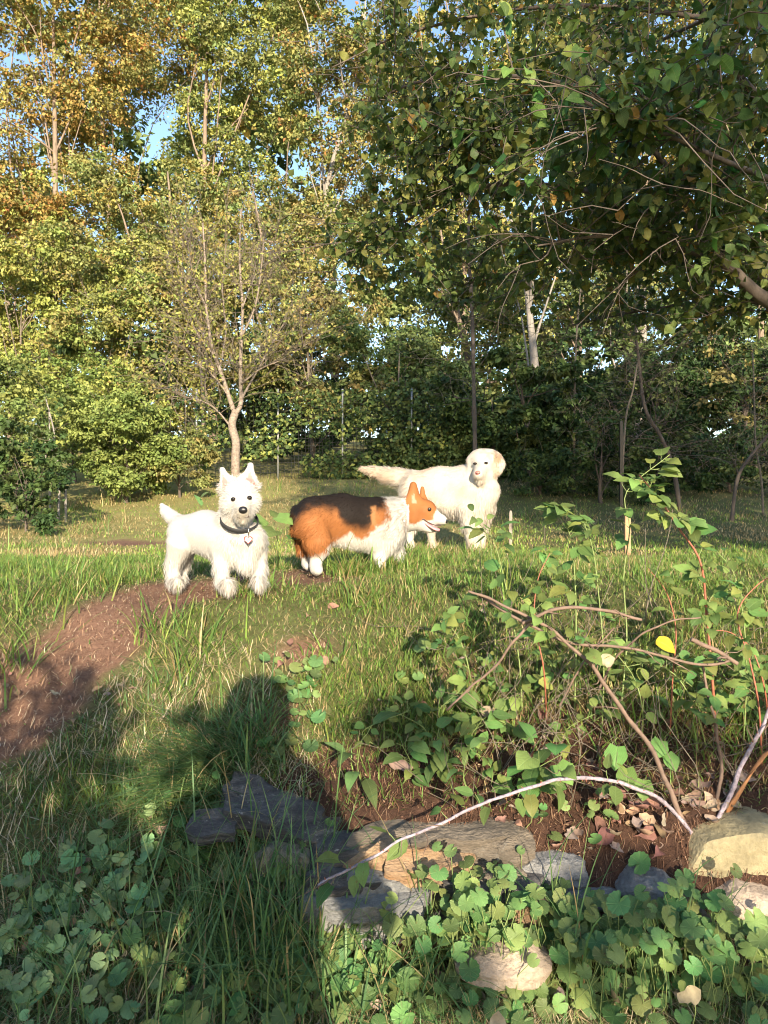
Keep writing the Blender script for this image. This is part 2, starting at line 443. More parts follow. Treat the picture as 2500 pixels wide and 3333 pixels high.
# ------------------------------------------------------------------ dry stone wall
def stone_mat(name, c1, c2, c3=None, scale=9.0, lichen=0.0, layered=0.0, bump=1.0):
    m, t, b = new_mat(name)
    g = N(t, 'ShaderNodeNewGeometry')
    mp = N(t, 'ShaderNodeMapping'); mp.inputs['Scale'].default_value = (1, 1, 1 + 5 * layered); mp.inputs['Rotation'].default_value = (0.2, 0.25, 0)
    t.links.new(g.outputs['Position'], mp.inputs[0])
    n = noise_node(t, scale, 8, mp.outputs[0], 0.65)
    n2 = noise_node(t, scale * 9, 5, mp.outputs[0], 0.7)
    cr = N(t, 'ShaderNodeValToRGB'); e = cr.color_ramp.elements
    e[0].position = 0.32; e[1].position = 0.68; e[0].color = (*c1, 1); e[1].color = (*c2, 1)
    if c3:
        q = e.new(0.52); q.color = (*c3, 1)
    t.links.new(n.outputs[0], cr.inputs[0])
    col = mul_by(t, cr.outputs[0], n2.outputs[0], 0.72, 1.28)
    if lichen:
        v = noise_node(t, 38, 6, g.outputs['Position'], 0.75)
        v2 = noise_node(t, 5, 2, g.outputs['Position'])
        r = N(t, 'ShaderNodeMapRange'); r.inputs['From Min'].default_value = 0.60; r.inputs['From Max'].default_value = 0.66
        t.links.new(v.outputs[0], r.inputs['Value'])
        r2 = N(t, 'ShaderNodeMapRange'); r2.inputs['From Min'].default_value = 0.45; r2.inputs['From Max'].default_value = 0.6; r2.inputs['To Max'].default_value = lichen
        t.links.new(v2.outputs[0], r2.inputs['Value'])
        f = N(t, 'ShaderNodeMath', operation='MULTIPLY'); t.links.new(r.outputs[0], f.inputs[0]); t.links.new(r2.outputs[0], f.inputs[1])
        mx = N(t, 'ShaderNodeMix', data_type='RGBA'); mx.inputs[7].default_value = (0.5, 0.49, 0.44, 1)
        t.links.new(f.outputs[0], mx.inputs[0]); t.links.new(col, mx.inputs[6]); col = mx.outputs[2]
    t.links.new(col, b.inputs['Base Color'])
    b.inputs['Roughness'].default_value = 0.85; b.inputs['Specular IOR Level'].default_value = 0.3
    ad = N(t, 'ShaderNodeMath', operation='ADD'); t.links.new(n.outputs[0], ad.inputs[0]); t.links.new(n2.outputs[0], ad.inputs[1])
    bp = N(t, 'ShaderNodeBump'); bp.inputs['Strength'].default_value = bump; bp.inputs['Distance'].default_value = 0.012
    t.links.new(ad.outputs[0], bp.inputs['Height']); t.links.new(bp.outputs[0], b.inputs['Normal'])
    return m

ST = {
 'slate': stone_mat('stone_slate', (0.065, 0.062, 0.068), (0.22, 0.20, 0.18), (0.12, 0.112, 0.112), 12, 1.0, 1.0),
 'tan': stone_mat('stone_tan', (0.12, 0.10, 0.08), (0.27, 0.22, 0.17), None, 9, 0.3, 0.8),
 'pale': stone_mat('stone_pale', (0.16, 0.15, 0.125), (0.29, 0.265, 0.21), None, 8, 0.3),
 'grey': stone_mat('stone_grey', (0.15, 0.15, 0.16), (0.30, 0.29, 0.28), None, 8, 0.4, 0.3),
 'blue': stone_mat('stone_blue_grey', (0.14, 0.145, 0.15), (0.27, 0.26, 0.24), (0.2, 0.2, 0.2), 7, 0.25, 0.2),
 'rust': stone_mat('stone_rust', (0.28, 0.15, 0.07), (0.46, 0.31, 0.18), (0.36, 0.24, 0.15), 8, 0.1, 0.6),
 'yellow': stone_mat('stone_yellow', (0.20, 0.17, 0.10), (0.29, 0.245, 0.15), None, 6, 0.3, 0, 0.6),
 'pink': stone_mat('stone_pink', (0.34, 0.26, 0.20), (0.50, 0.40, 0.32), None, 10, 0.2),
}

def stone(parent, poly, d, thick, mat, bulge=0.03, lean=0.0, rough=1.0, seed=0, label=None, round_=0.08, cuts=9):
    """a stone whose face has the given outline (photo positions at depth d), running thick metres back"""
    pts = np.array([P(px, py, d) for px, py in poly])
    n = 72
    seg = np.concatenate([pts, pts[:1]]); L = np.concatenate([[0], np.cumsum(np.linalg.norm(np.diff(seg, axis=0), axis=1))])
    s = np.linspace(0, L[-1], n, endpoint=False)
    o = np.stack([np.interp(s, L, seg[:, k]) for k in range(3)], -1)
    o = (np.roll(o, 1, 0) + 2 * o + np.roll(o, -1, 0)) / 4
    c = o.mean(0)
    size = L[-1] / 6
    rings = []
    inset = round_
    for f, sc in ((0.0, 0.0), (0.0, 0.16), (0.0, 0.32), (0.0, 0.48), (0.005, 0.62), (0.01, 0.75), (0.02, 0.86), (0.04, 1 - inset * 0.3), (0.09, 1.0), (0.18, 1.02), (0.3, 1.03), (0.45, 1.03), (0.6, 1.02), (0.75, 1.0), (0.9, 0.96), (1.0, 0.8), (1.0, 0.5), (1.0, 0.0)):
        ring = c + (o - c) * sc
        ring = ring + np.array([0, 1, 0]) * (f * thick - bulge * (1 - sc ** 2) * (1 if f < 0.3 else -0.3))
        ring[:, 2] += lean * (f * thick)
        rings.append(ring)
    V = np.concatenate(rings)
    nr = len(rings)
    q = fbm(V, 6 / max(size, .05) * 0.25, 3, seed)[:, None] - 0.5
    q2 = np.stack([fbm(V, 14, 3, seed + 5), fbm(V, 14, 3, seed + 9), fbm(V, 14, 3, seed + 13)], -1) - 0.5
    q3 = np.stack([fbm(V, 45, 2, seed + 6), fbm(V, 45, 2, seed + 7), fbm(V, 45, 2, seed + 8)], -1) - 0.5
    out = norm(V - (c + [0, thick / 2, 0]))
    V = V + out * q * size * 0.12 * rough + q2 * 0.022 * rough + q3 * 0.012 * rough
    # broken flat faces: cut back everything outside a few random planes
    rs = np.random.default_rng(seed + 1000)
    mid = c + [0, thick / 2, 0]
    ext = np.maximum(V.max(0) - V.min(0), .02); V = (V - mid) / ext
    for q_ in range(cuts):
        nn = norm(rs.normal(size=3) * [1, .9, 1.1])
        hgt = V @ nn
        lim = np.quantile(hgt, rs.uniform(.945, .992))
        over_ = np.maximum(hgt - lim, 0)
        V = V - nn * (over_ * 0.85)[:, None]
    V = V * ext * np.array([1.10, 1.0, 1.06]) + mid
    lay_ = np.sin((V @ np.array([.12, .2, 1.0])) * 210 + 6 * fbm(V, 6, 2, seed)) * .0016 * rough
    V = V + norm(V - mid) * [1, 1, .2] * lay_[:, None] + (np.stack([fbm(V, 70, 2, seed + w_) for w_ in (61, 62, 63)], -1) - .5) * .008 * rough
    i = np.arange(nr - 1)[:, None] * n; j = np.arange(n)[None]; j2 = (j + 1) % n
    F = np.stack([i + j, i + j2, i + n + j2, i + n + j], -1).reshape(-1, 4)
    return kid('stone', parent, V, F, ST[mat], smooth_shade=False, label=label)

def slab(parent, poly, thick, mat, seed, label=None, wave=.012):
    """a flat stone seen from above: outline (px, py, depth) of its upper face, thick metres deep, with a broken layered edge"""
    pts = np.array([P(*q) for q in poly]); n = 120
    seg = np.concatenate([pts, pts[:1]]); L = np.concatenate([[0], np.cumsum(np.linalg.norm(np.diff(seg, axis=0), axis=1))])
    s = np.linspace(0, L[-1], n, endpoint=False)
    o = np.stack([np.interp(s, L, seg[:, k]) for k in range(3)], -1)
    for _ in range(3): o = (np.roll(o, 1, 0) + 2 * o + np.roll(o, -1, 0)) / 4
    c = o.mean(0); u_, s_, vt = np.linalg.svd(o - c, full_matrices=False); up = vt[2] * np.sign(vt[2][2])
    jag = (fbm(o, 30, 3, seed) - .5)[:, None] * .03
    rad = norm(o - c); rings = []
    for sc in (0, .12, .25, .38, .5, .6, .7, .79, .87, .93, .97): rings.append(c + (o - c) * sc + rad * jag * sc)
    nt_ = len(rings)
    for k, f in enumerate((.0, .12, .2, .32, .4, .55, .62, .8, .88, 1.0)):
        step = .010 * (fbm(o + [0, 0, k // 2 * 3.1], 22, 2, seed + k // 2) - .3)[:, None]
        rings.append(o + rad * (jag + step) - up * f * thick)
    rings.append(c + (o - c) * .7 - up * thick); rings.append(np.repeat((c - up * thick)[None], n, 0))
    V = np.concatenate(rings)
    wv = (fbm(V, 5, 3, seed + 4) - .5) * 2 * wave * 2 + (fbm(V * [1, 1, 1], 26, 3, seed + 8) - .5) * .010 + (fbm(V, 80, 2, seed + 9) - .5) * .004
    V = V + up * wv[:, None]
    nr = len(rings)
    i = np.arange(nr - 1)[:, None] * n; j = np.arange(n)[None]; j2 = (j + 1) % n
    F = np.stack([i + j, i + n + j, i + n + j2, i + j2], -1).reshape(-1, 4)
    kid('stone', parent, V, F, ST[mat], smooth_shade=False, label=label)

wall = empty('stone_wall', P(1300, 3050, 1.8), 'low tumbled wall of grey and tan fieldstones at the foot of the bank', 'wall')
slab(wall, [(725, 2625, 1.91), (735, 2560, 1.99), (765, 2505, 2.07), (840, 2520, 2.08), (910, 2570, 2.06), (1000, 2600, 2.05), (1130, 2610, 2.05), (1260, 2625, 2.04), (1210, 2690, 1.97), (1130, 2735, 1.92), (1085, 2755, 1.89), (960, 2715, 1.89), (850, 2665, 1.89), (770, 2640, 1.89)], .045, 'slate', 3, 'dark lichen-flecked slate slab with wavy edge', .020)
slab(wall, [(1130, 2725, 1.88), (1200, 2680, 1.95), (1330, 2645, 2.01), (1480, 2645, 2.02), (1600, 2660, 2.01), (1690, 2690, 1.96), (1680, 2725, 1.90), (1560, 2745, 1.87), (1420, 2745, 1.87), (1300, 2765, 1.86), (1190, 2785, 1.85), (1130, 2765, 1.86)], .04, 'tan', 11, 'flat tan capstone split in layers', .010)
slab(wall, [(1250, 2790, 1.83), (1330, 2765, 1.90), (1500, 2755, 1.92), (1560, 2775, 1.88), (1530, 2815, 1.82), (1380, 2830, 1.80), (1270, 2830, 1.80)], .04, 'rust', 13, 'thin rusty layer of stone under the capstone', .006)
slab(wall, [(1000, 2850, 1.80), (1060, 2805, 1.88), (1250, 2795, 1.90), (1330, 2830, 1.84), (1300, 2870, 1.79), (1100, 2885, 1.77)], .03, 'slate', 15, None, .006)
slab(wall, [(980, 2925, 1.76), (1040, 2880, 1.83), (1300, 2870, 1.84), (1400, 2900, 1.79), (1370, 2945, 1.74), (1100, 2960, 1.73)], .035, 'blue', 19, None, .006)
slab(wall, [(1440, 2870, 1.80), (1500, 2835, 1.86), (1680, 2820, 1.88), (1760, 2850, 1.83), (1730, 2890, 1.78), (1520, 2905, 1.77)], .03, 'slate', 21, None, .006)
slab(wall, [(600, 2690, 1.88), (640, 2640, 1.94), (740, 2630, 1.95), (780, 2660, 1.92), (760, 2715, 1.86), (640, 2725, 1.85)], .03, 'slate', 25, None, .008)
stone(wall, [(1520, 2760), (1690, 2735), (1745, 2760), (1740, 2830), (1600, 2860), (1510, 2840)], 1.87, 0.2, 'tan', 0.02, 0, 1, 17)
stone(wall, [(790, 2940), (815, 2810), (880, 2765), (985, 2785), (1005, 2860), (1000, 2970), (810, 2990)], 1.86, 0.12, 'pale', 0.0, 0.0, .9, 23, 'pale sloping stone under the slate slab', .04, 4)
stone(wall, [(1000, 2790), (1090, 2765), (1260, 2790), (1270, 2860), (1120, 2880), (1010, 2880)], 1.84, 0.16, 'slate', 0.0, 0, .9, 97)
stone(wall, [(1380, 2900), (1500, 2860), (1700, 2860), (1720, 2930), (1560, 2960), (1400, 2960)], 1.80, 0.18, 'tan', 0.0, 0, 1, 101)
stone(wall, [(1120, 2790), (1300, 2765), (1430, 2790), (1440, 2880), (1330, 2920), (1180, 2900), (1110, 2860)], 1.83, 0.2, 'rust', 0.0, 0, 1.1, 31, 'rust-orange angular stone below the tan capstone', 0.12)
stone(wall, [(985, 2960), (1030, 2900), (1180, 2880), (1350, 2900), (1385, 2970), (1370, 3080), (1200, 3110), (1010, 3090)], 1.78, 0.22, 'blue', 0.0, 0.1, .7, 37, 'broad smooth blue-grey face stone', 0.1)
stone(wall, [(1425, 2870), (1530, 2855), (1580, 2890), (1560, 2945), (1450, 2950)], 1.82, 0.18, 'rust', 0.02, 0, 1, 41)
stone(wall, [(1700, 2830), (1790, 2800), (1900, 2820), (1920, 2890), (1830, 2920), (1700, 2900)], 1.86, 0.2, 'grey', 0.02, 0, 1, 43)
stone(wall, [(1560, 2970), (1760, 2930), (1860, 2950), (1870, 3010), (1700, 3030), (1570, 3020)], 1.79, 0.2, 'rust', 0.02, 0, 1, 47)
stone(wall, [(1500, 3150), (1600, 3120), (1740, 3110), (1790, 3150), (1760, 3220), (1620, 3230), (1510, 3210)], 1.66, 0.18, 'pink', 0.025, 0, .8, 53, 'small pinkish stone lying low among the leaves')
stone(wall, [(2240, 2830), (2270, 2770), (2370, 2735), (2500, 2720), (2640, 2740), (2680, 2830), (2600, 2900), (2420, 2905), (2290, 2890)], 1.88, 0.28, 'yellow', 0.0, 0.1, .35, 59, 'large smooth yellowish boulder at the right end', .06, 5)
stone(wall, [(2010, 2880), (2080, 2850), (2180, 2860), (2240, 2900), (2200, 2960), (2060, 2960)], 1.84, 0.2, 'grey', 0.03, 0, .9, 61)
stone(wall, [(2120, 3030), (2200, 2990), (2310, 3000), (2330, 3060), (2200, 3090)], 1.72, 0.15, 'tan', 0.02, 0, .9, 67)
stone(wall, [(2360, 2950), (2430, 2920), (2560, 2930), (2600, 2990), (2480, 3020), (2380, 3000)], 1.80, 0.18, 'pink', 0.02, 0, .9, 71)
stone(wall, [(1740, 2900), (1850, 2905), (2000, 2890), (2010, 2960), (1880, 2990), (1750, 2960)], 1.84, 0.16, 'blue', 0.02, 0, .9, 73)
stone(wall, [(1010, 2800), (1110, 2800), (1115, 2885), (1020, 2905)], 1.88, 0.14, 'slate', 0.02, 0, .9, 79)
stone(wall, [(1390, 2950), (1550, 2950), (1560, 3040), (1480, 3090), (1390, 3070)], 1.82, 0.16, 'slate', 0.02, 0, .9, 83)
# ------------------------------------------------------------------ smooth bodies: rounded bones blended into one skin
def body_surface(bones, voxel, k):
    """bones: (a, ra, b, rb) in metres -> one closed smooth mesh (V, quads)"""
    A = np.array([q[0] for q in bones]); RA = np.array([q[1] for q in bones])
    B = np.array([q[2] for q in bones]); RB = np.array([q[3] for q in bones])
    def sdf(p):
        acc = np.zeros(len(p)); mn = np.full(len(p), 1e9)
        ds = []
        for a, ra, b_, rb in zip(A, RA, B, RB):
            ba = b_ - a; L = ba @ ba
            t = np.clip(((p - a) @ ba) / L, 0, 1) if L > 1e-12 else np.zeros(len(p))
            d = np.linalg.norm(p - a - t[:, None] * ba, axis=1) - (ra + t * (rb - ra))
            ds.append(d); mn = np.minimum(mn, d)
        for d in ds:
            acc += np.exp(-np.minimum((d - mn) / k, 30))
        return mn - k * np.log(acc)
    lo = np.minimum((A - RA[:, None]).min(0), (B - RB[:, None]).min(0)) - 4 * voxel
    hi = np.maximum((A + RA[:, None]).max(0), (B + RB[:, None]).max(0)) + 4 * voxel
    n = np.ceil((hi - lo) / voxel).astype(int) + 1
    ax = [lo[q] + voxel * np.arange(n[q]) for q in range(3)]
    g = np.stack(np.meshgrid(*ax, indexing='ij'), -1)
    s = np.concatenate([sdf(c) for c in np.array_split(g.reshape(-1, 3), 8)]).reshape(n)
    ins = s < 0
    # surface nets
    cells = np.zeros(n - 1, int); acc = np.zeros((*(n - 1), 3)); cnt = np.zeros(n - 1)
    cor = [(a, b_, c) for a in (0, 1) for b_ in (0, 1) for c in (0, 1)]
    def sl(o): return tuple(slice(o[q], o[q] + n[q] - 1) for q in range(3))
    for o in cor:
        for q in range(3):
            if o[q] == 0:
                o2 = list(o); o2[q] = 1; o2 = tuple(o2)
                s0, s1 = s[sl(o)], s[sl(o2)]
                m = (s0 < 0) != (s1 < 0)
                tt = np.where(m, s0 / np.where(m, s0 - s1, 1), 0)
                for r in range(3):
                    acc[..., r] += np.where(m, o[r] + (tt if r == q else 0), 0)
                cnt += m
    has = cnt > 0
    idx = -np.ones(n - 1, int); idx[has] = np.arange(has.sum())
    V = lo + voxel * (np.argwhere(has) + acc[has] / cnt[has][:, None])
    F = []
    for q in range(3):
        r1, r2 = (q + 1) % 3, (q + 2) % 3
        a0 = [slice(None)] * 3; a1 = [slice(None)] * 3
        a0[q] = slice(0, -1); a1[q] = slice(1, None)
        for r in (r1, r2):
            a0[r] = slice(1, -1); a1[r] = slice(1, -1)
        i0, i1 = ins[tuple(a0)], ins[tuple(a1)]
        for m, flip in ((i0 & ~i1, False), (~i0 & i1, True)):
            e = np.argwhere(m)
            if not len(e): continue
            e = e + [0 if w == q else 1 for w in range(3)]
            quad = []
            for u, v in ((0, 0), (1, 0), (1, 1), (0, 1)):
                c = e.copy(); c[:, r1] -= u; c[:, r2] -= v
                quad.append(idx[c[:, 0], c[:, 1], c[:, 2]])
            quad = np.stack(quad, -1)
            F.append(quad[:, ::-1] if flip else quad)
    F = np.concatenate(F)
    eps = voxel * 0.2
    for _ in range(3):
        d = sdf(V)
        gr = np.stack([sdf(V + np.eye(3)[q] * eps) - sdf(V - np.eye(3)[q] * eps) for q in range(3)], -1)
        V = V - norm(gr) * d[:, None] * 0.9
    gr = np.stack([sdf(V + np.eye(3)[q] * eps) - sdf(V - np.eye(3)[q] * eps) for q in range(3)], -1)
    return V, F, norm(gr)

def lay(n, flow, lift, jit, r):
    f = norm(flow - n * np.sum(n * flow, 1)[:, None] + 1e-4)
    return norm(n * lift + f + r.normal(size=n.shape) * jit)

def surf(V, px, py, rad=7):
    """the point of a skin that faces the viewer at a photo position"""
    x, y = to_px(V); k = np.nonzero(np.hypot(x - px, y - py) < rad)[0]
    d = V[k, 1].min()
    return P(px, py, d)

def fur_mesh(V, F, NRM, count, rule, width, seed=1, segs=2, color=None):
    """tapered strands rooted on the skin. rule(p, n, rng) -> unit direction, length"""
    r = np.random.default_rng(seed)
    tri = np.concatenate([F[:, [0, 1, 2]], F[:, [0, 2, 3]]])
    a, b_, c = V[tri[:, 0]], V[tri[:, 1]], V[tri[:, 2]]
    ar = np.linalg.norm(np.cross(b_ - a, c - a), axis=1)
    w = np.cumsum(ar) / ar.sum()
    t = np.searchsorted(w, r.random(count))
    u, v = r.random(count), r.random(count)
    f = u + v > 1; u[f], v[f] = 1 - u[f], 1 - v[f]
    tr = tri[t]
    p = V[tr[:, 0]] * (1 - u - v)[:, None] + V[tr[:, 1]] * u[:, None] + V[tr[:, 2]] * v[:, None]
    n = norm(NRM[tr[:, 0]] * (1 - u - v)[:, None] + NRM[tr[:, 1]] * u[:, None] + NRM[tr[:, 2]] * v[:, None])
    d, L = rule(p, n, r)
    keep = L > 0.001
    p, n, d, L = p[keep], n[keep], d[keep], L[keep]
    m = len(p)
    side = norm(np.cross(d, n) + 0.35 * r.normal(size=(m, 3)))
    wd = width * (0.6 + 0.8 * r.random(m)) * np.clip(L / 0.02, 0.8, 1.25)
    grav = np.array([0, 0, -1.0]) - n * np.sum(n * np.array([0, 0, -1.0]), 1)[:, None] * (n[:, 2:] > -0.2)
    rings = []
    for q in range(segs + 1):
        s = q / segs
        pos = p - n * 0.002 + d * (L * s)[:, None] + grav * (L * 0.22 * s * s)[:, None]
        if q < segs:
            h = (wd * (1 - s) ** 0.6)[:, None] * side * 0.5
            rings += [pos - h, pos + h]
        else:
            rings += [pos]
    VV = np.stack(rings, 1)
    nv = 2 * segs + 1
    base = (np.arange(m) * nv)[:, None]
    FT = []
    for q in range(segs - 1):
        FT += [(2 * q, 2 * q + 1, 2 * q + 3), (2 * q, 2 * q + 3, 2 * q + 2)]
    FT += [(2 * segs - 2, 2 * segs - 1, 2 * segs)]
    FF = (base[:, None] + np.array(FT)[None]).reshape(-1, 3)
    C = color(p + r.normal(size=(m, 3)) * L[:, None] * [.5, .1, .5], n) * (0.8 + 0.34 * r.random((m, 1)))
    C = np.repeat(C, nv, 0)
    return VV.reshape(-1, 3), FF, C

def to_px(p):
    return CX + p[:, 0] / p[:, 1] * FOC, CY - (p[:, 2] - EYE) / p[:, 1] * FOC

def sphere(c, r, seg=14, ring=9, scale=(1, 1, 1)):
    th = np.linspace(0, np.pi, ring); ph = np.linspace(0, 2 * np.pi, seg, endpoint=False)
    V = np.array([[np.sin(a) * np.cos(b_), np.sin(a) * np.sin(b_), np.cos(a)] for a in th for b_ in ph]) * np.array(scale) * r + c
    i = np.arange(ring - 1)[:, None] * seg; j = np.arange(seg)[None]; j2 = (j + 1) % seg
    F = np.stack([i + j, i + seg + j, i + seg + j2, i + j2], -1).reshape(-1, 4)
    return V, F

M_EYE = plain_mat('eye_dark', (0.012, 0.007, 0.005), 0.08, spec=0.6)
M_NOSE = plain_mat('nose_black', (0.012, 0.011, 0.012), 0.32, nscale=180, bump=0.2)
M_NOSEP = plain_mat('nose_rosy', (0.30, 0.12, 0.10), 0.45, nscale=120, vary=0.35)
M_NOSTRIL = plain_mat('nostril', (0.05, 0.015, 0.012), 0.7)
M_LIP = plain_mat('lip_dark', (0.07, 0.04, 0.036), 0.6)
M_TONGUE = plain_mat('tongue_pink', (0.62, 0.22, 0.24), 0.35, nscale=60, vary=0.12)
M_COLLAR = plain_mat('collar_webbing', (0.02, 0.02, 0.022), 0.7, nscale=200, vary=0.4)
M_COLLARR = plain_mat('collar_brown', (0.25, 0.09, 0.05), 0.6, nscale=200, vary=0.4)
M_TAGW = plain_mat('tag_white', (0.75, 0.74, 0.72), 0.3)
M_TAGR = plain_mat('tag_red', (0.6, 0.03, 0.03), 0.3)
M_METAL = plain_mat('ring_metal', (0.6, 0.58, 0.55), 0.3, metal=1.0)

class Dog:
    def __init__(s, d0): s.d0 = d0; s.b = []
    def p(s, px, py, dd): return P(px, py, s.d0 + dd)
    def r(s, rpx, dd): return rpx / FOC * (s.d0 + dd)
    def chain(s, *pts):
        """pts: (px, py, depth offset, radius px)"""
        for q, w in zip(pts[:-1], pts[1:]) if len(pts) > 1 else ((pts[0], pts[0]),):
            s.b.append((s.p(*q[:3]), s.r(q[3], q[2]), s.p(*w[:3]), s.r(w[3], w[2])))
    def fan(s, base, tip, r0, r1):
        for q in base:
            s.chain((*q, r0), (*tip, r1))
        for q, w in zip(base[:-1], base[1:]):
            s.chain((*q, r0), (*w, r0))

def ring_band(center, normal_axis, rx, ry, h, up=None, sides=40, thick=0.003):
    """a flat band round an axis: collar"""
    n = norm(np.array(normal_axis, float)); a = norm(np.cross(n, [0, 1, 0.2])); b_ = np.cross(n, a)
    ang = np.linspace(0, 2 * np.pi, sides, endpoint=False)
    V = []
    for rr, hh in ((1, -h / 2), (1 + thick / rx, -h / 2 * .8), (1 + thick / rx, h / 2 * .8), (1, h / 2)):
        V.append(center + rr * (np.cos(ang)[:, None] * a * rx + np.sin(ang)[:, None] * b_ * ry) + n * hh)
    V = np.concatenate(V)
    F = []
    for q in range(3):
        for j in range(sides):
            F.append((q * sides + j, q * sides + (j + 1) % sides, (q + 1) * sides + (j + 1) % sides, (q + 1) * sides + j))
    return V, np.array(F)

# ---- white terrier
w = Dog(2.8)
w.chain((602, 1733, .10, 56), (670, 1727, .05, 64), (762, 1760, -.03, 72))
w.chain((650, 1758, .05, 42), (735, 1790, -.02, 46))
w.chain((806, 1762, -.06, 62), (800, 1812, -.06, 40))
w.chain((752, 1712, -.03, 56), (778, 1655, -.09, 50))
w.chain((781, 1624, -.12, 52))
w.chain((752, 1640, -.125, 33), (814, 1634, -.125, 33))
w.chain((764, 1598, -.12, 33), (800, 1593, -.12, 33))
w.chain((789, 1645, -.165, 29), (791, 1662, -.215, 21))
w.chain((789, 1680, -.19, 19), (788, 1686, -.15, 22))
w.chain((774, 1670, -.18, 16), (808, 1667, -.18, 16))
w.chain((588, 1770, .05, 46), (564, 1832, .07, 23), (562, 1858, .07, 19), (566, 1892, .05, 19), (578, 1899, .02, 18))
w.chain((612, 1770, .15, 38), (592, 1838, .17, 20), (586, 1868, .16, 17), (590, 1884, .14, 17))
w.chain((726, 1780, -.04, 40), (718, 1845, -.06, 22), (724, 1890, -.07, 20), (740, 1900, -.10, 20))
w.chain((836, 1790, -.02, 34), (843, 1842, -.03, 21), (842, 1880, -.035, 19), (842, 1888, -.06, 19))
w.chain((590, 1702, .12, 25), (560, 1684, .16, 20), (540, 1664, .17, 15), (527, 1644, .18, 7))
EARL = ([(720, 1600, -.085), (729, 1586, -.09), (741, 1572, -.095), (757, 1562, -.10)], (724, 1529, -.09))
EARR = ([(787, 1557, -.10), (803, 1560, -.10), (822, 1568, -.10), (840, 1585, -.09)], (816, 1514, -.09))
w.fan(EARL[0], EARL[1], 6.5, 1.8); w.fan(EARR[0], EARR[1], 6.5, 1.8)
Vw, Fw, Nw = body_surface(w.b, 0.0056, 0.006)

def in_tri(x, y, a, b_, c):
    def s(p, q): return (x - q[0]) * (p[1] - q[1]) - (p[0] - q[0]) * (y - q[1])
    d1, d2, d3 = s(a, b_), s(b_, c), s(c, a)
    return ~(((d1 < 0) | (d2 < 0) | (d3 < 0)) & ((d1 > 0) | (d2 > 0) | (d3 > 0)))

def westie_ear(p, n):
    x, y = to_px(p)
    e = in_tri(x, y, (725, 1543), (722, 1596), (744, 1573)) | in_tri(x, y, (815, 1530), (800, 1561), (833, 1582))
    return e & (n[:, 1] < 0.0)

def westie_col(p, n):
    c = np.tile(np.array([0.54, 0.51, 0.475]), (len(p), 1))
    c[westie_ear(p, n)] = (0.52, 0.27, 0.24)
    x, y = to_px(p)
    muz = (np.hypot(x - 790, (y - 1672) * 1.2) < 30) & (n[:, 1] < -0.3)
    c[muz] = c[muz] * np.array([0.9, 0.85, 0.78])
    ft = smooth(1880, 1912, y)[:, None] * 0.35
    return c * (1 - ft) + np.array([0.33, 0.23, 0.17]) * ft

HC = w.p(785, 1640, -.12)
def westie_rule(p, n, r):
    x, y = to_px(p); m = len(p)
    head = smooth(0.125, 0.105, np.linalg.norm(p - HC, axis=1)) * (p[:, 1] < 2.74)
    down = np.array([0.15, -0.1, -1.0])
    back = norm(np.array([[-0.85, 0.35, -0.35]]))
    flow = np.where((y > 1790)[:, None], down, 0.5 * down + back)
    chest = smooth(690, 760, x) * smooth(1690, 1730, y)
    flow = flow * (1 - chest[:, None]) + down * chest[:, None]
    radial = norm((p - w.p(789, 1642, -.2)) * [1, 0.4, 1] + [0, 0.02, 0])
    flow = flow * (1 - head[:, None]) + radial * head[:, None]
    d = lay(n, norm(flow), np.where(head > 0.5, 0.6, 0.26)[:, None], 0.18, r)
    L = 0.011 + 0.015 * smooth(1780, 1840, y) + 0.010 * chest
    L = np.where(head > 0.5, 0.016, L)
    face = np.hypot((x - 787) / 1.25, y - 1640)
    L = np.where((head > 0.5) & (face < 36) & (n[:, 1] < -0.3), 0.009, L)
    muz = (np.hypot(x - 790, y - 1682) < 34) & (n[:, 1] < -0.2) & (y > 1674)
    L = np.where(muz, 0.014, L)
    ear = (y < 1596) & ((x < 757) | (x > 788)) & ~((x > 740) & (y > 1575) & (x < 800))
    L = np.where(ear & (y < 1575), 0.009, L)
    L = np.where(westie_ear(p, n), 0.0, L)
    L = np.where(np.hypot(x - 758, y - 1625) < 12, 0, np.where(np.hypot(x - 812, y - 1620) < 12, 0, L))
    L = np.where(np.hypot(x - 791, y - 1661) < 15, 0, L)
    L = L * (0.6 + 0.7 * r.random(m))
    d[L > 0] = d[L > 0]
    return d, L

def build_dog(name, label, base, V, F, NRM, colf, rule, count, width, seed):
    e = empty('dog', base, label, 'dog')
    kid('body', e, V, F, M_COAT, colf(V, NRM))
    fv, ff, fc = fur_mesh(V, F, NRM, count, rule, width, seed, 2, colf)
    kid('fur', e, fv, ff, M_COAT, fc, kind='stuff')
    return e

dog_w = build_dog('dog', 'small fluffy white terrier with upright pink ears standing on the earth path', w.p(700, 1908, 0), Vw, Fw, Nw, westie_col, westie_rule, 42000, 0.0018, 3)
for px, py in ((759, 1625), (812, 1620)):
    kid('eye', dog_w, *sphere(surf(Vw, px, py) + [0, 0.0015, 0], 0.0088, scale=(1.05, 1, .9)), M_EYE)
V1, F1 = sphere(w.p(791, 1660, -.236), 0.0145, 16, 11, (1.1, 0.75, 0.9))
kid('nose', dog_w, V1, F1, M_NOSE)
mp = spline([w.p(772, 1683, -.207), w.p(782, 1686, -.212), w.p(791, 1681, -.216), w.p(800, 1685, -.212), w.p(810, 1681, -.207)], 16)
kid('mouth', dog_w, *tube(mp, 0.0022, 6), M_LIP)
cv, cf = ring_band(w.p(779, 1694, -.085), (0.2, -0.55, 0.85), 0.067, 0.067, 0.018)
col = kid('collar', dog_w, cv, cf, M_COLLAR)
kid('ring', col, *tube([w.p(810, 1714, -.165), w.p(809, 1728, -.168), w.p(808, 1742, -.168)], 0.0018, 6), M_METAL)
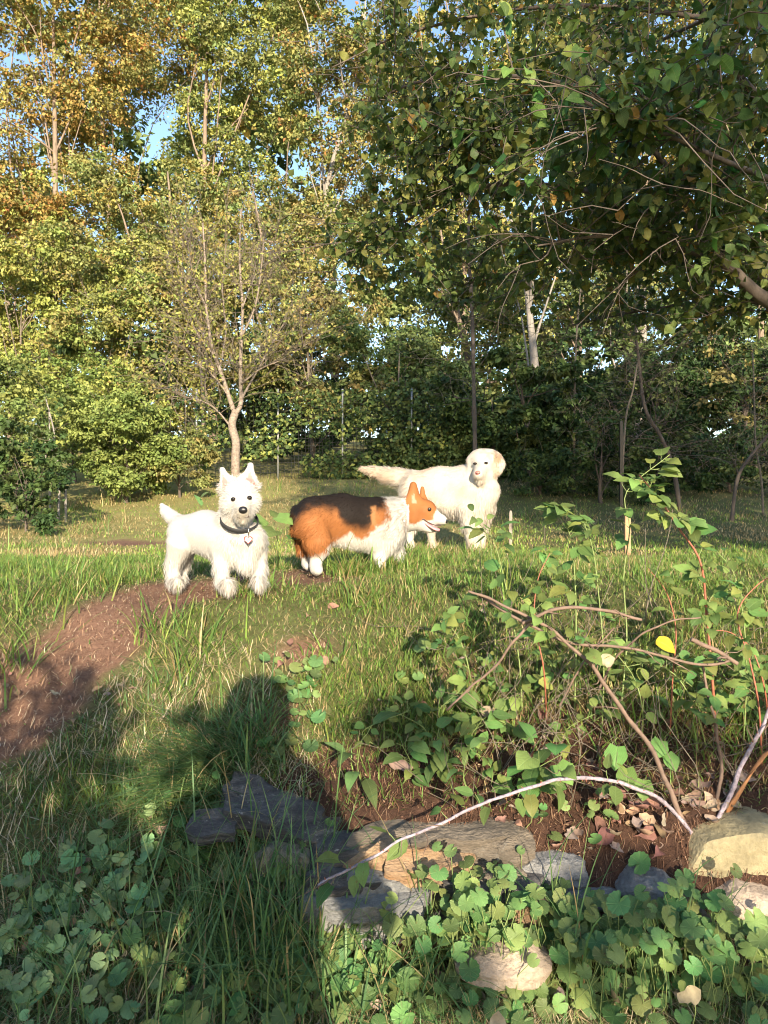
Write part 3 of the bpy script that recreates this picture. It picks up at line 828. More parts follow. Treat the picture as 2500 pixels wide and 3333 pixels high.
def heart(c, s, th):
    a = np.linspace(0, 2 * np.pi, 28, endpoint=False)
    hx = 16 * np.sin(a) ** 3 / 17; hz = (13 * np.cos(a) - 5 * np.cos(2 * a) - 2 * np.cos(3 * a) - np.cos(4 * a)) / 17
    fr = np.stack([hx * s, np.full(28, -th), hz * s], -1) + c; bk = fr + [0, 2 * th, 0]
    V = np.concatenate([fr, bk, [c + [0, -th, 0]], [c + [0, th, 0]]])
    F = [(56, (j + 1) % 28, j) for j in range(28)] + [(57, 28 + j, 28 + (j + 1) % 28) for j in range(28)]
    F += [t_ for j in range(28) for t_ in ((j, (j + 1) % 28, 28 + j), ((j + 1) % 28, 28 + (j + 1) % 28, 28 + j))]
    return V, np.array(F)
tg = kid('tag', col, *heart(w.p(808, 1756, -.170), 0.0165, 0.0015), M_TAGR, smooth_shade=False, label='red heart-shaped tag with a white middle')
kid('tag_face', tg.parent, *heart(w.p(808, 1757, -.1725), 0.0125, 0.0008), M_TAGW, smooth_shade=False)

# ---- corgi
c_ = Dog(3.15)
c_.chain((1024, 1682, 0, 67), (1110, 1683, .08, 74), (1200, 1698, .15, 74), (1245, 1712, .2, 76))
c_.chain((1060, 1720, .03, 52), (1160, 1738, .1, 48), (1240, 1762, .18, 46))
c_.chain((1232, 1690, .2, 72), (1285, 1682, .25, 58), (1325, 1668, .28, 48))
c_.chain((1262, 1735, .2, 58))
c_.chain((1014, 1712, -.05, 56), (1036, 1765, -.06, 40), (1040, 1792, -.05, 27), (1032, 1812, -.045, 18), (1026, 1840, -.05, 15), (1030, 1853, -.07, 16), (1036, 1856, -.09, 14))
c_.chain((990, 1720, .06, 44), (994, 1780, .07, 26), (1000, 1805, .08, 16), (998, 1836, .07, 13), (1002, 1842, .05, 13))
c_.chain((962, 1660, .02, 14), (958, 1672, .02, 12))
c_.chain((1240, 1770, .16, 30), (1236, 1815, .15, 19), (1238, 1842, .13, 17))
c_.chain((1288, 1770, .28, 26), (1296, 1808, .29, 17), (1300, 1830, .28, 15))
c_.chain((1362, 1660, .29, 40), (1385, 1664, .29, 34), (1405, 1681, .29, 23), (1438, 1692, .28, 13), (1446, 1696, .28, 9))
c_.chain((1345, 1690, .27, 40), (1380, 1700, .28, 22))
c_.chain((1370, 1712, .28, 15), (1400, 1722, .28, 9), (1418, 1724, .28, 6))
c_.fan([(1328, 1642, .24), (1336, 1640, .245), (1350, 1639, .25), (1364, 1636, .26)], (1345, 1579, .25), 7.5, 3.2)
c_.chain((1332, 1622, .245, 5), (1347, 1600, .25, 7), (1358, 1622, .255, 5))
c_.fan([(1370, 1628, .33), (1382, 1627, .34)], (1375, 1590, .34), 6, 3)
Vc, Fc, Nc = body_surface(c_.b, 0.0072, 0.008)

def corgi_col(p, n):
    x, y = to_px(p)
    jx = x + 10 * (fbm(p, 60, 2, 3) - 0.5); jy = y + 26 * (fbm(p, 45, 3, 7) - 0.5)
    org = np.array([0.32, 0.125, 0.042]); blk = np.array([0.018, 0.013, 0.011]); wht = np.array([0.55, 0.525, 0.49])
    c = np.tile(org, (len(p), 1))
    c = c * (0.85 + 0.35 * fbm(p, 25, 2, 5))[:, None]
    lim = np.interp(jx, [940, 965, 1000, 1050, 1095, 1115, 1150, 1190, 1205, 1210, 1232, 1250], [1688, 1686, 1660, 1650, 1662, 1696, 1718, 1724, 1710, 1668, 1660, 1650])
    s = smooth(lim + 26, lim - 20, jy) * (jx < 1255)
    c = c * (1 - s[:, None]) + blk * s[:, None]
    tanp = (smooth(10, 5, np.abs(jx - 1217)) * smooth(1640, 1652, jy) * (jy < 1715))[:, None]
    c = c * (1 - tanp) + np.array([0.36, 0.17, 0.07]) * tanp
    # white: ruff, chest, belly, socks
    ruff = smooth(0, 8, jx - np.interp(jy, [1610, 1660, 1700, 1740], [1246, 1262, 1276, 1262]))
    low = np.interp(jx, [1060, 1075, 1100, 1140, 1165, 1185, 1215, 1250, 1262], [1800, 1770, 1752, 1735, 1758, 1752, 1728, 1705, 1690])
    bel = smooth(-6, 6, jy - low) * (jx > 1062)
    sock = smooth(1798, 1815, jy) * (jx < 1062)
    wm = np.maximum(np.maximum(ruff, bel), sock)
    hd = (x > 1322) & (y < 1735)
    hm = smooth(-5, 5, jy - np.interp(jx, [1322, 1345, 1365, 1395, 1412, 1425], [1690, 1712, 1696, 1690, 1686, 1640]))
    hm = np.where(y < 1640, 0, hm)
    wm = np.where(hd, np.where(jx < 1330, 1, hm), wm)
    wm = np.where((y < 1642) & (x > 1322), 0, wm)
    c = c * (1 - wm[:, None]) + wht * wm[:, None]
    ear = in_tri(x, y, (1346, 1594), (1340, 1640), (1356, 1638)) & (n[:, 1] < -0.1)
    c[ear] = (0.50, 0.28, 0.19)
    return c

def corgi_rule(p, n, r):
    x, y = to_px(p); m = len(p)
    flow = np.tile(np.array([-0.85, -0.25, -0.45]), (m, 1))
    flow[(y > 1750)] = (-0.2, 0, -1)
    flow[x > 1300] = (-1, -0.3, -0.25)
    d = lay(n, norm(flow), 0.22, 0.18, r)
    L = 0.016 + 0.016 * smooth(1235, 1270, x) + 0.012 * smooth(1060, 1000, x) * smooth(1690, 1740, y)
    L = np.where(x > 1330, 0.013, L); L = np.where(x > 1385, 0.007, L); L = np.where(x > 1425, 0.003, L); L = np.where(y > 1800, 0.007, L)
    ear = (y < 1640) & (x > 1325)
    L = np.where(ear, 0.005, L)
    L = np.where(np.hypot(x - 1399, y - 1658) < 7, 0, L)
    return d, L * (0.6 + 0.7 * r.random(m))

dog_c = build_dog('dog', 'orange and black corgi with white ruff and open mouth beside the terrier', c_.p(1100, 1860, 0.05), Vc, Fc, Nc, corgi_col, corgi_rule, 42000, 0.0018, 5)
kid('eye', dog_c, *sphere(surf(Vc, 1398, 1658, 6) + [0, 0.002, 0], 0.0095), M_EYE)
V1, F1 = sphere(c_.p(1450, 1696, .275), 0.0125, 14, 9, (0.85, 1, 0.95)); kid('nose', dog_c, V1, F1, M_NOSE)
mp = spline([c_.p(1371, 1694, .235), c_.p(1378, 1690, .235), c_.p(1392, 1699, .245), c_.p(1415, 1709, .25), c_.p(1436, 1710, .262)], 20)
kid('mouth', dog_c, *tube(mp, 0.0026, 6), M_LIP)
def ribbon(pts, wid, th, side):
    pts = np.asarray(pts); wid = np.asarray(wid)[:, None]; side = norm(np.array(side, float))
    t_ = norm(np.gradient(pts, axis=0)); up = norm(np.cross(t_, side))
    n_ = len(pts); V = []
    ang = np.linspace(0, 2 * np.pi, 10, endpoint=False)
    V = pts[:, None] + np.cos(ang)[None, :, None] * (side * wid)[:, None] + np.sin(ang)[None, :, None] * (up * th)[:, None]
    V = V.reshape(-1, 3)
    i = np.arange(n_ - 1)[:, None] * 10; j = np.arange(10)[None]; j2 = (j + 1) % 10
    F = np.stack([i + j, i + j2, i + 10 + j2, i + 10 + j], -1).reshape(-1, 4)
    V = np.concatenate([V, pts[:1], pts[-1:]])
    Fc_ = [(len(V) - 2, b_, a_, a_) for a_, b_ in ()]
    T3 = np.concatenate([F[:, [0, 1, 2]], F[:, [0, 2, 3]]] + [np.array([[len(V) - 1, (n_ - 1) * 10 + q, (n_ - 1) * 10 + (q + 1) % 10] for q in range(10)])])
    return V, T3
tp = spline([c_.p(1382, 1699, .26), c_.p(1398, 1710, .255), c_.p(1415, 1720, .25), c_.p(1431, 1726, .25)], 12)
kid('tongue', dog_c, *ribbon(tp, np.interp(np.linspace(0, 1, 12), [0, .6, .9, 1], [.016, .018, .014, .006]), 0.006, (0.1, 1.0, 0.35)), M_TONGUE)
cv, cf = ring_band(c_.p(1308, 1680, .26), (0.95, 0.1, 0.12), 0.078, 0.078, 0.016)
col = kid('collar', dog_c, cv, cf, M_COLLARR)
kid('buckle', col, *tube(spline([c_.p(1302, 1697, .16), c_.p(1316, 1694, .16), c_.p(1318, 1704, .16), c_.p(1304, 1707, .16), c_.p(1302, 1697, .16)], 18), 0.0022, 6), M_METAL)

# ---- pale retriever
g_ = Dog(5.3)
g_.chain((1352, 1580, .10, 46), (1430, 1582, .03, 60), (1515, 1582, -.03, 62), (1552, 1605, -.08, 66))
g_.chain((1420, 1605, .03, 50), (1475, 1630, -.0, 50), (1545, 1645, -.07, 54), (1548, 1680, -.08, 38))
g_.chain((1548, 1560, -.07, 58), (1577, 1530, -.11, 42), (1580, 1510, -.13, 36))
g_.chain((1584, 1598, -.10, 42))
g_.chain((1573, 1500, -.16, 33)); g_.chain((1564, 1490, -.15, 27), (1590, 1490, -.15, 26))
g_.chain((1560, 1505, -.18, 16), (1585, 1503, -.18, 16))
g_.chain((1565, 1522, -.21, 22), (1557, 1542, -.29, 15))
g_.chain((1550, 1548, -.26, 9), (1552, 1556, -.235, 9)); g_.chain((1566, 1548, -.26, 10), (1576, 1554, -.21, 10))
g_.chain((1568, 1566, -.19, 15), (1561, 1568, -.24, 10))
g_.chain((1576, 1588, -.13, 26))
g_.chain((1602, 1478, -.13, 10), (1616, 1490, -.125, 13), (1626, 1512, -.13, 14), (1624, 1534, -.15, 8))
g_.chain((1544, 1480, -.13, 8), (1533, 1498, -.14, 10), (1531, 1526, -.16, 7))
g_.chain((1528, 1655, -.11, 40), (1533, 1705, -.12, 28), (1540, 1748, -.12, 22), (1544, 1782, -.12, 20), (1541, 1792, -.16, 20))
g_.chain((1580, 1655, -.02, 32), (1568, 1712, 0, 19), (1562, 1760, .01, 15), (1562, 1780, 0, 15))
g_.chain((1360, 1615, .04, 42), (1358, 1665, .04, 28), (1341, 1706, .07, 16), (1333, 1733, .08, 11), (1336, 1778, .06, 10.5), (1337, 1789, .02, 12))
g_.chain((1395, 1625, .18, 36), (1405, 1685, .17, 22), (1402, 1722, .2, 13), (1408, 1776, .18, 10.5), (1412, 1786, .14, 12))
g_.chain((1340, 1552, .14, 22), (1300, 1552, .17, 25), (1258, 1545, .19, 22), (1218, 1534, .2, 14), (1178, 1523, .21, 5))
Vg, Fg, Ng = body_surface(g_.b, 0.0115, 0.014)
def golden_col(p, n):
    x, y = to_px(p)
    c = np.tile(np.array([0.56, 0.505, 0.445]), (len(p), 1))
    warm = smooth(0.45, 0.7, fbm(p, 7, 3, 2)) * 0.5
    warm = np.maximum(warm, 0.85 * smooth(26, 8, np.hypot(x - 1617, y - 1492)))
    warm = np.where((x > 1520) & (x < 1606) & (y < 1560), 0, warm)
    return c * (1 - warm[:, None]) + np.array([0.42, 0.27, 0.17]) * warm[:, None]
def golden_rule(p, n, r):
    x, y = to_px(p); m = len(p)
    flow = np.tile(np.array([-0.75, 0.2, -0.55]), (m, 1))
    flow[(y > 1650) | (x > 1530)] = (-0.1, -0.1, -1)
    tail = (x < 1335) & (y < 1640)
    flow[tail] = (-0.8, 0, -0.35)
    d = lay(n, norm(flow), 0.2, 0.17, r)
    L = 0.02 + 0.022 * smooth(1610, 1690, y)
    L = np.where(tail, 0.032 + 0.03 * smooth(1560, 1590, y), L)
    hd = (x > 1518) & (y < 1560) & (p[:, 1] < 5.26) & ((x < 1606) | (p[:, 1] < 5.1))
    L = np.where(hd & (x < 1645), 0.012, L)
    L = np.where((y > 1720), 0.02, L)
    L = np.where((np.hypot(x - 1556, y - 1543) < 12), 0, L)
    L = np.where((np.hypot(x - 1545, y - 1509) < 6) | (np.hypot(x - 1581, y - 1507) < 6), 0, L)
    return d, L * (0.6 + 0.7 * r.random(m))
dog_g = build_dog('dog', 'large cream retriever with rosy nose and bushy tail standing behind the corgi', g_.p(1450, 1795, 0.0), Vg, Fg, Ng, golden_col, golden_rule, 38000, 0.0033, 7)
for px, py in ((1546, 1509), (1582, 1507)):
    kid('eye', dog_g, *sphere(surf(Vg, px, py, 5) + [0, -0.003, 0], 0.0115, scale=(1.25, 1, .75)), M_EYE)
V1, F1 = sphere(g_.p(1556, 1540, -.31), 0.021, 16, 11, (1.0, 0.7, 0.85)); kid('nose', dog_g, V1, F1, M_NOSEP)
for q in (-1, 1):
    kid('nostril', dog_g, *sphere(g_.p(1556 + q * 3.6, 1541, -.3225), 0.0048), M_NOSTRIL)
mp = spline([g_.p(1549, 1558, -.262), g_.p(1556, 1562, -.275), g_.p(1565, 1561, -.262), g_.p(1577, 1556, -.235), g_.p(1583, 1552, -.21)], 16)
kid('mouth', dog_g, *tube(mp, 0.0062, 6), M_LIP)
# ------------------------------------------------------------------ trees and shrubs
def clear_of_dogs(pos):
    """leaves to keep: canopy gaps are cut so the low sun reaches the dogs"""
    ok = np.ones(len(pos), bool)
    for yp, x0, x1, z0, z1 in ((5.2, .02, 1.0, 1.15, 2.1), (3.2, -.45, .35, 1.1, 1.75), (2.75, -.95, -.3, 1.1, 1.75), (5.3, -.4, .3, 1.4, 2.0), (2.4, -.2, 1.2, .9, 1.2)):
        t_ = (pos[:, 1] - yp) / SUNV[1]
        q = pos - SUNV * t_[:, None]
        ok &= ~((t_ > 0) & (q[:, 0] > x0) & (q[:, 0] < x1) & (q[:, 2] > z0) & (q[:, 2] < z1))
    return ok

def leaves_mesh(pos, axis_, nrm, L, Wd, C, fold=0.25):
    """two-triangle folded leaves"""
    side = norm(np.cross(axis_, nrm)); nrm = np.cross(side, axis_)
    L = L[:, None]; Wd = Wd[:, None]
    mid = pos + axis_ * L * 0.45
    V = np.stack([pos, mid + side * Wd * 0.5 + nrm * Wd * fold, pos + axis_ * L, mid - side * Wd * 0.5 + nrm * Wd * fold], 1).reshape(-1, 3)
    b_ = (np.arange(len(pos)) * 4)[:, None]
    F = np.concatenate([b_ + [0, 1, 2], b_ + [0, 2, 3]])
    return V, F, np.repeat(C, 4, 0)

def crown_points(lobes, n, clump, r, shell=0.55):
    """lobes: (centre, radii) -> leaf positions grouped in sprays, spray ids, outward directions"""
    vol = np.array([np.prod(q[1]) ** (2 / 3) for q in lobes]); vol = vol / vol.sum()
    ns = max(8, n // clump)
    li = r.choice(len(lobes), ns, p=vol)
    u = norm(r.normal(size=(ns, 3)))
    t_ = 1 - shell * r.random(ns) ** 1.4
    c = np.array([q[0] for q in lobes])[li]; rad = np.array([q[1] for q in lobes])[li]
    sp = c + u * rad * t_[:, None]
    si = r.integers(0, ns, n)
    spread = (rad[si].mean(1) * 0.17)[:, None]
    g = r.normal(size=(n, 3)) * spread * np.array([1, 1, 0.45])
    g[:, 2] -= 0.35 * (np.hypot(g[:, 0], g[:, 1]))
    return sp[si] + g, si, u[si], sp, li

def pal(cols, n, r, jit=0.25):
    cols = np.array(cols); c = cols[r.integers(0, len(cols), n)]
    return c * (1 + jit * (r.random((n, 1)) - 0.5) * 2)

def leafy(lobes, n, size, cols, seed, clump=34, shell=0.55, droop=0.5, jit=0.3, odd=None):
    r = np.random.default_rng(seed)
    pos, si, out, sp, li = crown_points(lobes, n, clump, r, shell)
    if pos[:, 1].mean() < 0:
        k = clear_of_dogs(pos); pos, si, out = pos[k], si[k], out[k]; n = len(pos)
    spc = pal(cols, len(sp), r, 0.22)
    C = spc[si] * (1 + jit * (r.random((n, 1)) - 0.5) * 2)
    if odd is not None:
        k = r.random(n) < odd[1]; C[k] = pal(odd[0], int(k.sum()), r, 0.3)
    nr = norm(out * 0.45 + np.array([0, -0.15, 0.55]) + r.normal(size=(n, 3)) * 0.75)
    ax = norm(norm(r.normal(size=(n, 3)) + out * 0.5) - np.array([0, 0, droop]))
    ax = norm(ax - nr * np.sum(ax * nr, 1)[:, None] + 1e-4)
    L = size * (0.65 + 0.7 * r.random(n))
    return leaves_mesh(pos, ax, nr, L, L * (0.5 + 0.25 * r.random(n)), C)

def bend(a, b_, n=7, wob=0.06, r=None, sag=0.0):
    t_ = np.linspace(0, 1, n)[:, None]
    a = np.asarray(a, float); b_ = np.asarray(b_, float)
    L = np.linalg.norm(b_ - a)
    p = a + (b_ - a) * t_
    w = wob * L * 1.6 * (np.sin(np.pi * t_) * r.normal(size=3) + 0.5 * np.sin(2 * np.pi * t_) * r.normal(size=3))
    p = p + w + np.array([0, 0, 1]) * sag * L * np.sin(np.pi * t_)
    p[0] = a; p[-1] = b_
    return p

def tree(name, label, cat, base, top, rad, lobes, n, size, cols, seed, bark, group=None, clump=34, shell=0.55, limbs=True, odd=None, droop=0.5, twigs=0, crown_name='crown', lean_pts=None):
    r = np.random.default_rng(seed + 500)
    base = np.asarray(base, float); top = np.asarray(top, float)
    e = empty(name, base, label, cat, group)
    hi_ = max((q[0] for q in lobes), key=lambda v: v[2])
    if top[2] > hi_[2]: top = np.array([top[0] * .5 + hi_[0] * .5, base[1], hi_[2]])
    if rad:
        tp = bend(base - [0, 0, 0.15], top, 12, 0.012, r) if lean_pts is None else spline(lean_pts, 16)
        V, F = tube(tp, np.linspace(rad, rad * 0.12, len(tp)) * np.where(np.arange(len(tp)) == 0, 1.35, 1), 9)
        kid('trunk', e, V, F, bark)
        if limbs:
            for q, (c, rr) in enumerate(lobes):
                h = r.uniform(0.35, 0.9)
                st = tp[int(h * (len(tp) - 1))]
                if c[2] < st[2]: st = tp[max(1, int((0.35 * h) * (len(tp) - 1)))]
                lp = bend(st, c, 8, 0.035, r, 0.06)
                parts = [tube(lp, np.linspace(rad * 0.26, rad * 0.06, 8), 5, False)]
                for k in range(4):
                    s0 = lp[r.integers(3, 8)]
                    dirv = norm(r.normal(size=3) + [0, 0, 0.3])
                    parts.append(tube(bend(s0, s0 + dirv * np.mean(rr) * 0.85, 5, 0.05, r), np.linspace(rad * 0.075, rad * 0.02, 5), 4, False))
                kid('limb', e, *join(parts), bark)
    if twigs:
        tw = []
        cs = np.array([q[0] for q in lobes]); rs = np.array([np.mean(q[1]) for q in lobes])
        for k in range(twigs):
            q = r.integers(0, len(cs))
            s0 = cs[q] + r.normal(size=3) * rs[q] * 0.5
            v = norm(r.normal(size=3) * [1, 1, 0.6] + [0, 0, 0.7]) * rs[q] * r.uniform(0.4, 1.0)
            tw.append(tube(bend(s0, s0 + v, 4, 0.06, r), np.linspace(size * 0.07, size * 0.02, 4), 3, False))
        kid('twigs', e, *join(tw), M_TWIG, kind='stuff')
    V, F, C = leafy(lobes, n, size, cols, seed, clump, shell, droop, odd=odd)
    kid(crown_name, e, V, F, M_TREELEAF, C)
    return e

def px_lobes(box, d, dd, n, rpx, seed, flat=0.8):
    """n lobes spread over a region of the photo (x0, y0, x1, y1) at depth d +- dd"""
    r = np.random.default_rng(seed); out = []
    x0, y0, x1, y1 = box
    for k in range(n):
        # jittered strata
        q = (k + r.random()) / n
        px = x0 + (x1 - x0) * ((k * 0.618034) % 1 * 0.85 + 0.15 * r.random()); py = y0 + (y1 - y0) * q
        z = d + dd * r.uniform(-1, 1)
        R_ = r.uniform(*rpx) / FOC * z
        out.append((P(px, py, z), np.array([R_, R_ * 0.9, R_ * flat])))
    return out

def gnd(px, d):
    x = (px - CX) / FOC * d
    return np.array([x, d, float(T(x, d))])

YEL = [(0.254, 0.224, 0.067), (0.294, 0.234, 0.067), (0.203, 0.208, 0.067), (0.224, 0.224, 0.079), (0.304, 0.208, 0.067)]
ORA = [(0.324, 0.171, 0.06), (0.288, 0.189, 0.06), (0.342, 0.144, 0.06)]
OLI = [(0.16, 0.201, 0.067), (0.194, 0.211, 0.073), (0.218, 0.226, 0.079), (0.125, 0.171, 0.056)]
LIM = [(0.252, 0.28, 0.073), (0.3, 0.304, 0.084), (0.194, 0.243, 0.067), (0.271, 0.243, 0.084)]
GRN = [(0.072, 0.115, 0.034), (0.093, 0.136, 0.043), (0.055, 0.093, 0.03), (0.119, 0.145, 0.047)]
DRK = [(0.036, 0.068, 0.022), (0.048, 0.08, 0.024), (0.028, 0.056, 0.02), (0.064, 0.088, 0.028)]  # greens darkened so the thicket's shade sits in the leaf colour
BRN = [(0.23, 0.196, 0.072), (0.287, 0.218, 0.084), (0.184, 0.184, 0.06), (0.253, 0.241, 0.072)]
TG = 'tall trees closing the lawn'

# far row
tree('tall_tree', 'tall golden and orange tree filling the upper left corner', 'tree', gnd(140, 24), P(170, -250, 24), .15,
     px_lobes((-120, -250, 430, 560), 24, 2.0, 17, (75, 135), 1), 32198, .119, YEL, 101, M_BARK, TG, odd=(ORA, .07))
tree('tall_tree', 'tall gold-green tree with orange tufts right of the upper left corner', 'tree', gnd(345, 27), P(330, -260, 27), .13,
     px_lobes((330, -260, 690, 330), 27, 2.0, 11, (75, 130), 2), 18576, .123, YEL + OLI, 102, M_BARK, TG, odd=(ORA, .08))
tree('tall_tree', 'tall green tree with drooping sprays at top centre left', 'tree', gnd(700, 21), P(690, -200, 21), .13,
     px_lobes((560, -160, 1000, 640), 21, 1.8, 16, (70, 120), 3), 27244, .106, OLI + LIM[:2], 103, M_BARK, TG)
tree('tall_tree', 'tall thin-leaved tree with pale crooked trunk at top centre', 'tree', gnd(1085, 19), P(1010, -200, 19), .12,
     px_lobes((880, -200, 1330, 700), 19, 1.8, 15, (60, 115), 4), 19814, .097, OLI + BRN, 104, M_BARKG, TG, odd=(ORA, .05),
     lean_pts=[gnd(1095, 19), P(1085, 1000, 19), P(1078, 800, 19), P(1060, 640, 19), P(1110, 430, 19), P(1180, 200, 19), P(1190, -100, 19)])
tree('tall_tree', 'far sunlit yellow-green tree seen through the overhanging branches', 'tree', gnd(1500, 26), P(1520, -200, 26), .12,
     px_lobes((1280, -220, 1800, 900), 26, 2.5, 18, (85, 140), 5), 24768, .132, LIM + YEL[:2], 105, M_BARK, TG)
tree('tall_tree', 'far yellow-orange tree behind the top right branches', 'tree', gnd(2080, 27), P(2090, -200, 27), .15,
     px_lobes((1780, -220, 2250, 1000), 27, 2.5, 16, (80, 140), 6), 18576, .141, YEL + OLI, 106, M_BARK, TG, odd=(ORA, .1))
tree('tall_tree', 'far green tree at the right edge with blue sky showing through', 'tree', gnd(2480, 25), P(2460, -200, 25), .12,
     px_lobes((2230, -220, 2760, 1150), 25, 2.5, 16, (75, 130), 7), 16099, .132, OLI + GRN, 107, M_BARK, TG)
tree('tall_tree', 'low orange and gold tree at the left edge above the thicket', 'tree', gnd(40, 19), P(40, 560, 19), .15,
     px_lobes((-140, 560, 330, 900), 19, 1.5, 9, (80, 125), 8), 13622, .101, YEL + LIM[:1], 108, M_BARK, TG, odd=(ORA, .12))
tree('tall_tree', 'olive tree spreading over the middle thicket below the sky gap', 'tree', gnd(520, 18.5), P(510, 520, 18.5), .15,
     px_lobes((300, 560, 780, 980), 18.5, 1.5, 12, (75, 120), 9), 17337, .097, OLI + YEL[:2], 109, M_BARK, TG)
tree('tall_tree', 'dark-centred tree filling the middle distance over the pale trunk', 'tree', gnd(900, 17), P(900, 560, 17), .13,
     px_lobes((760, 640, 1260, 1120), 17, 1.5, 12, (70, 115), 10), 16099, .088, OLI + BRN, 110, M_BARK, TG)
tree('tall_tree', 'green tree behind the dark slender trunk', 'tree', gnd(1560, 16), P(1580, 650, 16), .13,
     px_lobes((1250, 760, 1760, 1400), 16, 1.5, 13, (75, 120), 11), 14860, .092, OLI + GRN, 111, M_BARK, TG)
tree('tall_tree', 'tree with a sunlit grey trunk at right of centre', 'tree', gnd(2055, 14), P(2070, 560, 14), .12,
     px_lobes((1820, 600, 2330, 1080), 14, 1.5, 8, (70, 110), 12), 7430, .079, OLI + YEL[:1], 112, M_BARKG, TG)
tree('tall_tree', 'pale forked trunk tree standing between the dark trunk and the stake', 'tree', gnd(1738, 13), P(1725, 640, 13), .11,
     px_lobes((1600, 640, 1900, 1000), 13, 1.0, 6, (60, 95), 13), 4953, .075, LIM + GRN, 113, M_BARKG, TG)

# woodland mass closing the view
r = np.random.default_rng(900)
lob = []
for k in range(430):
    z_ = r.uniform(30, 40); px = r.uniform(-900, 3400); py = 1560 - r.random() ** 1.1 * 1800
    R_ = r.uniform(90, 170) / FOC * z_
    lob.append((P(px, py, z_), np.array([R_, R_, R_ * .8])))
V, F, C = leafy(lob, 104000, .40, OLI + GRN + YEL[:2], 901, 40, .9)
link('distant_woodland', mesh('distant_woodland', V, F, C), M_TREELEAF, kind='stuff', label='far woodland seen between the nearer trees')
lob = []
for k in range(170):
    z_ = r.uniform(12.5, 19); px = r.uniform(-500, 3000); py = r.uniform(1080, 1600)
    R_ = r.uniform(60, 110) / FOC * z_
    lob.append((P(px, py, z_), np.array([R_, R_, R_ * .8])))
for k in range(46):
    z_ = r.uniform(13, 17); px = r.uniform(560, 2350); py = r.uniform(1230, 1600)
    R_ = r.uniform(60, 100) / FOC * z_
    lob.append((P(px, py, z_), np.array([R_, R_, R_ * .8])))
for k in range(34):
    z_ = r.uniform(13.5, 16.5); px = r.uniform(820, 1420) if k % 2 else r.uniform(1700, 2450); py = r.uniform(1040, 1520)
    R_ = r.uniform(65, 105) / FOC * z_
    lob.append((P(px, py, z_), np.array([R_, R_, R_ * .8])))
V, F, C = leafy(lob, 62000, .13, OLI[3:] + GRN + DRK, 902, 34)
link('undergrowth', mesh('undergrowth', V, F, C), M_TREELEAF, kind='stuff', label='tangled green undergrowth at the foot of the wood')

tree('tall_tree', 'leafy olive tree behind the pale forked trunk', 'tree', gnd(1900, 15), P(1900, 950, 15), .08,
     px_lobes((1640, 880, 2350, 1330), 15, 1.0, 14, (65, 100), 14), 9900, .095, OLI + GRN, 114, M_BARK, TG)
SG = 'bushes of the thicket behind the lawn'
tree('bush', 'yellow-green bush at the left edge above the hedge', 'bush', gnd(60, 13.5), P(70, 1000, 13.5), .05,
     px_lobes((-120, 700, 300, 1250), 13.5, .9, 12, (70, 115), 21), 21052, .075, LIM, 121, M_TWIG, SG, twigs=160)
tree('bush', 'gold-green bush with bare twig tops left of the small bare tree', 'bush', gnd(330, 13), P(330, 950, 13), .05,
     px_lobes((210, 780, 560, 1330), 13, .9, 11, (65, 105), 22), 17337, .070, LIM + OLI[:2] + BRN[:1], 122, M_TWIG, SG, twigs=200)
tree('bush', 'brownish twiggy bush behind the small bare tree', 'bush', gnd(650, 12.5), P(650, 900, 12.5), .05,
     px_lobes((500, 800, 860, 1330), 12.5, .9, 11, (60, 100), 23), 13622, .066, BRN + LIM[:2], 123, M_TWIG, SG, twigs=420)
tree('bush', 'bush with reddish twigs between the bare tree and the dark trunk', 'bush', gnd(1020, 12), P(1000, 1000, 12), .05,
     px_lobes((840, 900, 1220, 1330), 12, .9, 10, (60, 100), 24), 12384, .066, OLI + BRN, 124, M_TWIG, SG, twigs=380)
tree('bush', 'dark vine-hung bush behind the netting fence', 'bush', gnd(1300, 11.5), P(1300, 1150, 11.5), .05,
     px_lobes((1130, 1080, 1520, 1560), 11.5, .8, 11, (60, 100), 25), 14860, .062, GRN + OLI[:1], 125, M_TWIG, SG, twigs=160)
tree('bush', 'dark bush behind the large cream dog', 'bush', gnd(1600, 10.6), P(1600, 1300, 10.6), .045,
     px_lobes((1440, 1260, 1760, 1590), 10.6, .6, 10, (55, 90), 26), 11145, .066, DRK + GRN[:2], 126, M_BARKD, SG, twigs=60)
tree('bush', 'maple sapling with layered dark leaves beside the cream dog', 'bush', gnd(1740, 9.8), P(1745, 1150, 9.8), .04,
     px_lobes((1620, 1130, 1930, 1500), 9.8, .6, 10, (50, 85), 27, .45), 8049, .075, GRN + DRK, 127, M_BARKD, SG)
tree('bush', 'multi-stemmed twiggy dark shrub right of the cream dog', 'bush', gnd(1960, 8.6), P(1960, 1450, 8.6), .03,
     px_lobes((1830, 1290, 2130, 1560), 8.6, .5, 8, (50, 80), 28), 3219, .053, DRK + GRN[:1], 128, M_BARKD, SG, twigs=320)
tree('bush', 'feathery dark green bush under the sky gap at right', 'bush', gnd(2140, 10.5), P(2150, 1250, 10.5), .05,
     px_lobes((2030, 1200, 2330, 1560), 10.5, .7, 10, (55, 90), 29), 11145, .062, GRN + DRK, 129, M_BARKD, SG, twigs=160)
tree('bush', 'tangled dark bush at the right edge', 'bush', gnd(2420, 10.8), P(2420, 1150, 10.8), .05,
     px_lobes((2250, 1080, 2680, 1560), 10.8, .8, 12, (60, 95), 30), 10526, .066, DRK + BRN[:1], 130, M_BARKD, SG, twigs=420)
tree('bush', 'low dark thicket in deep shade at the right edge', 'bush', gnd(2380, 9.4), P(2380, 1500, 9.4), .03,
     px_lobes((2200, 1400, 2620, 1600), 9.4, .5, 9, (55, 85), 36), 4644, .053, DRK, 136, M_BARKD, SG, twigs=160)
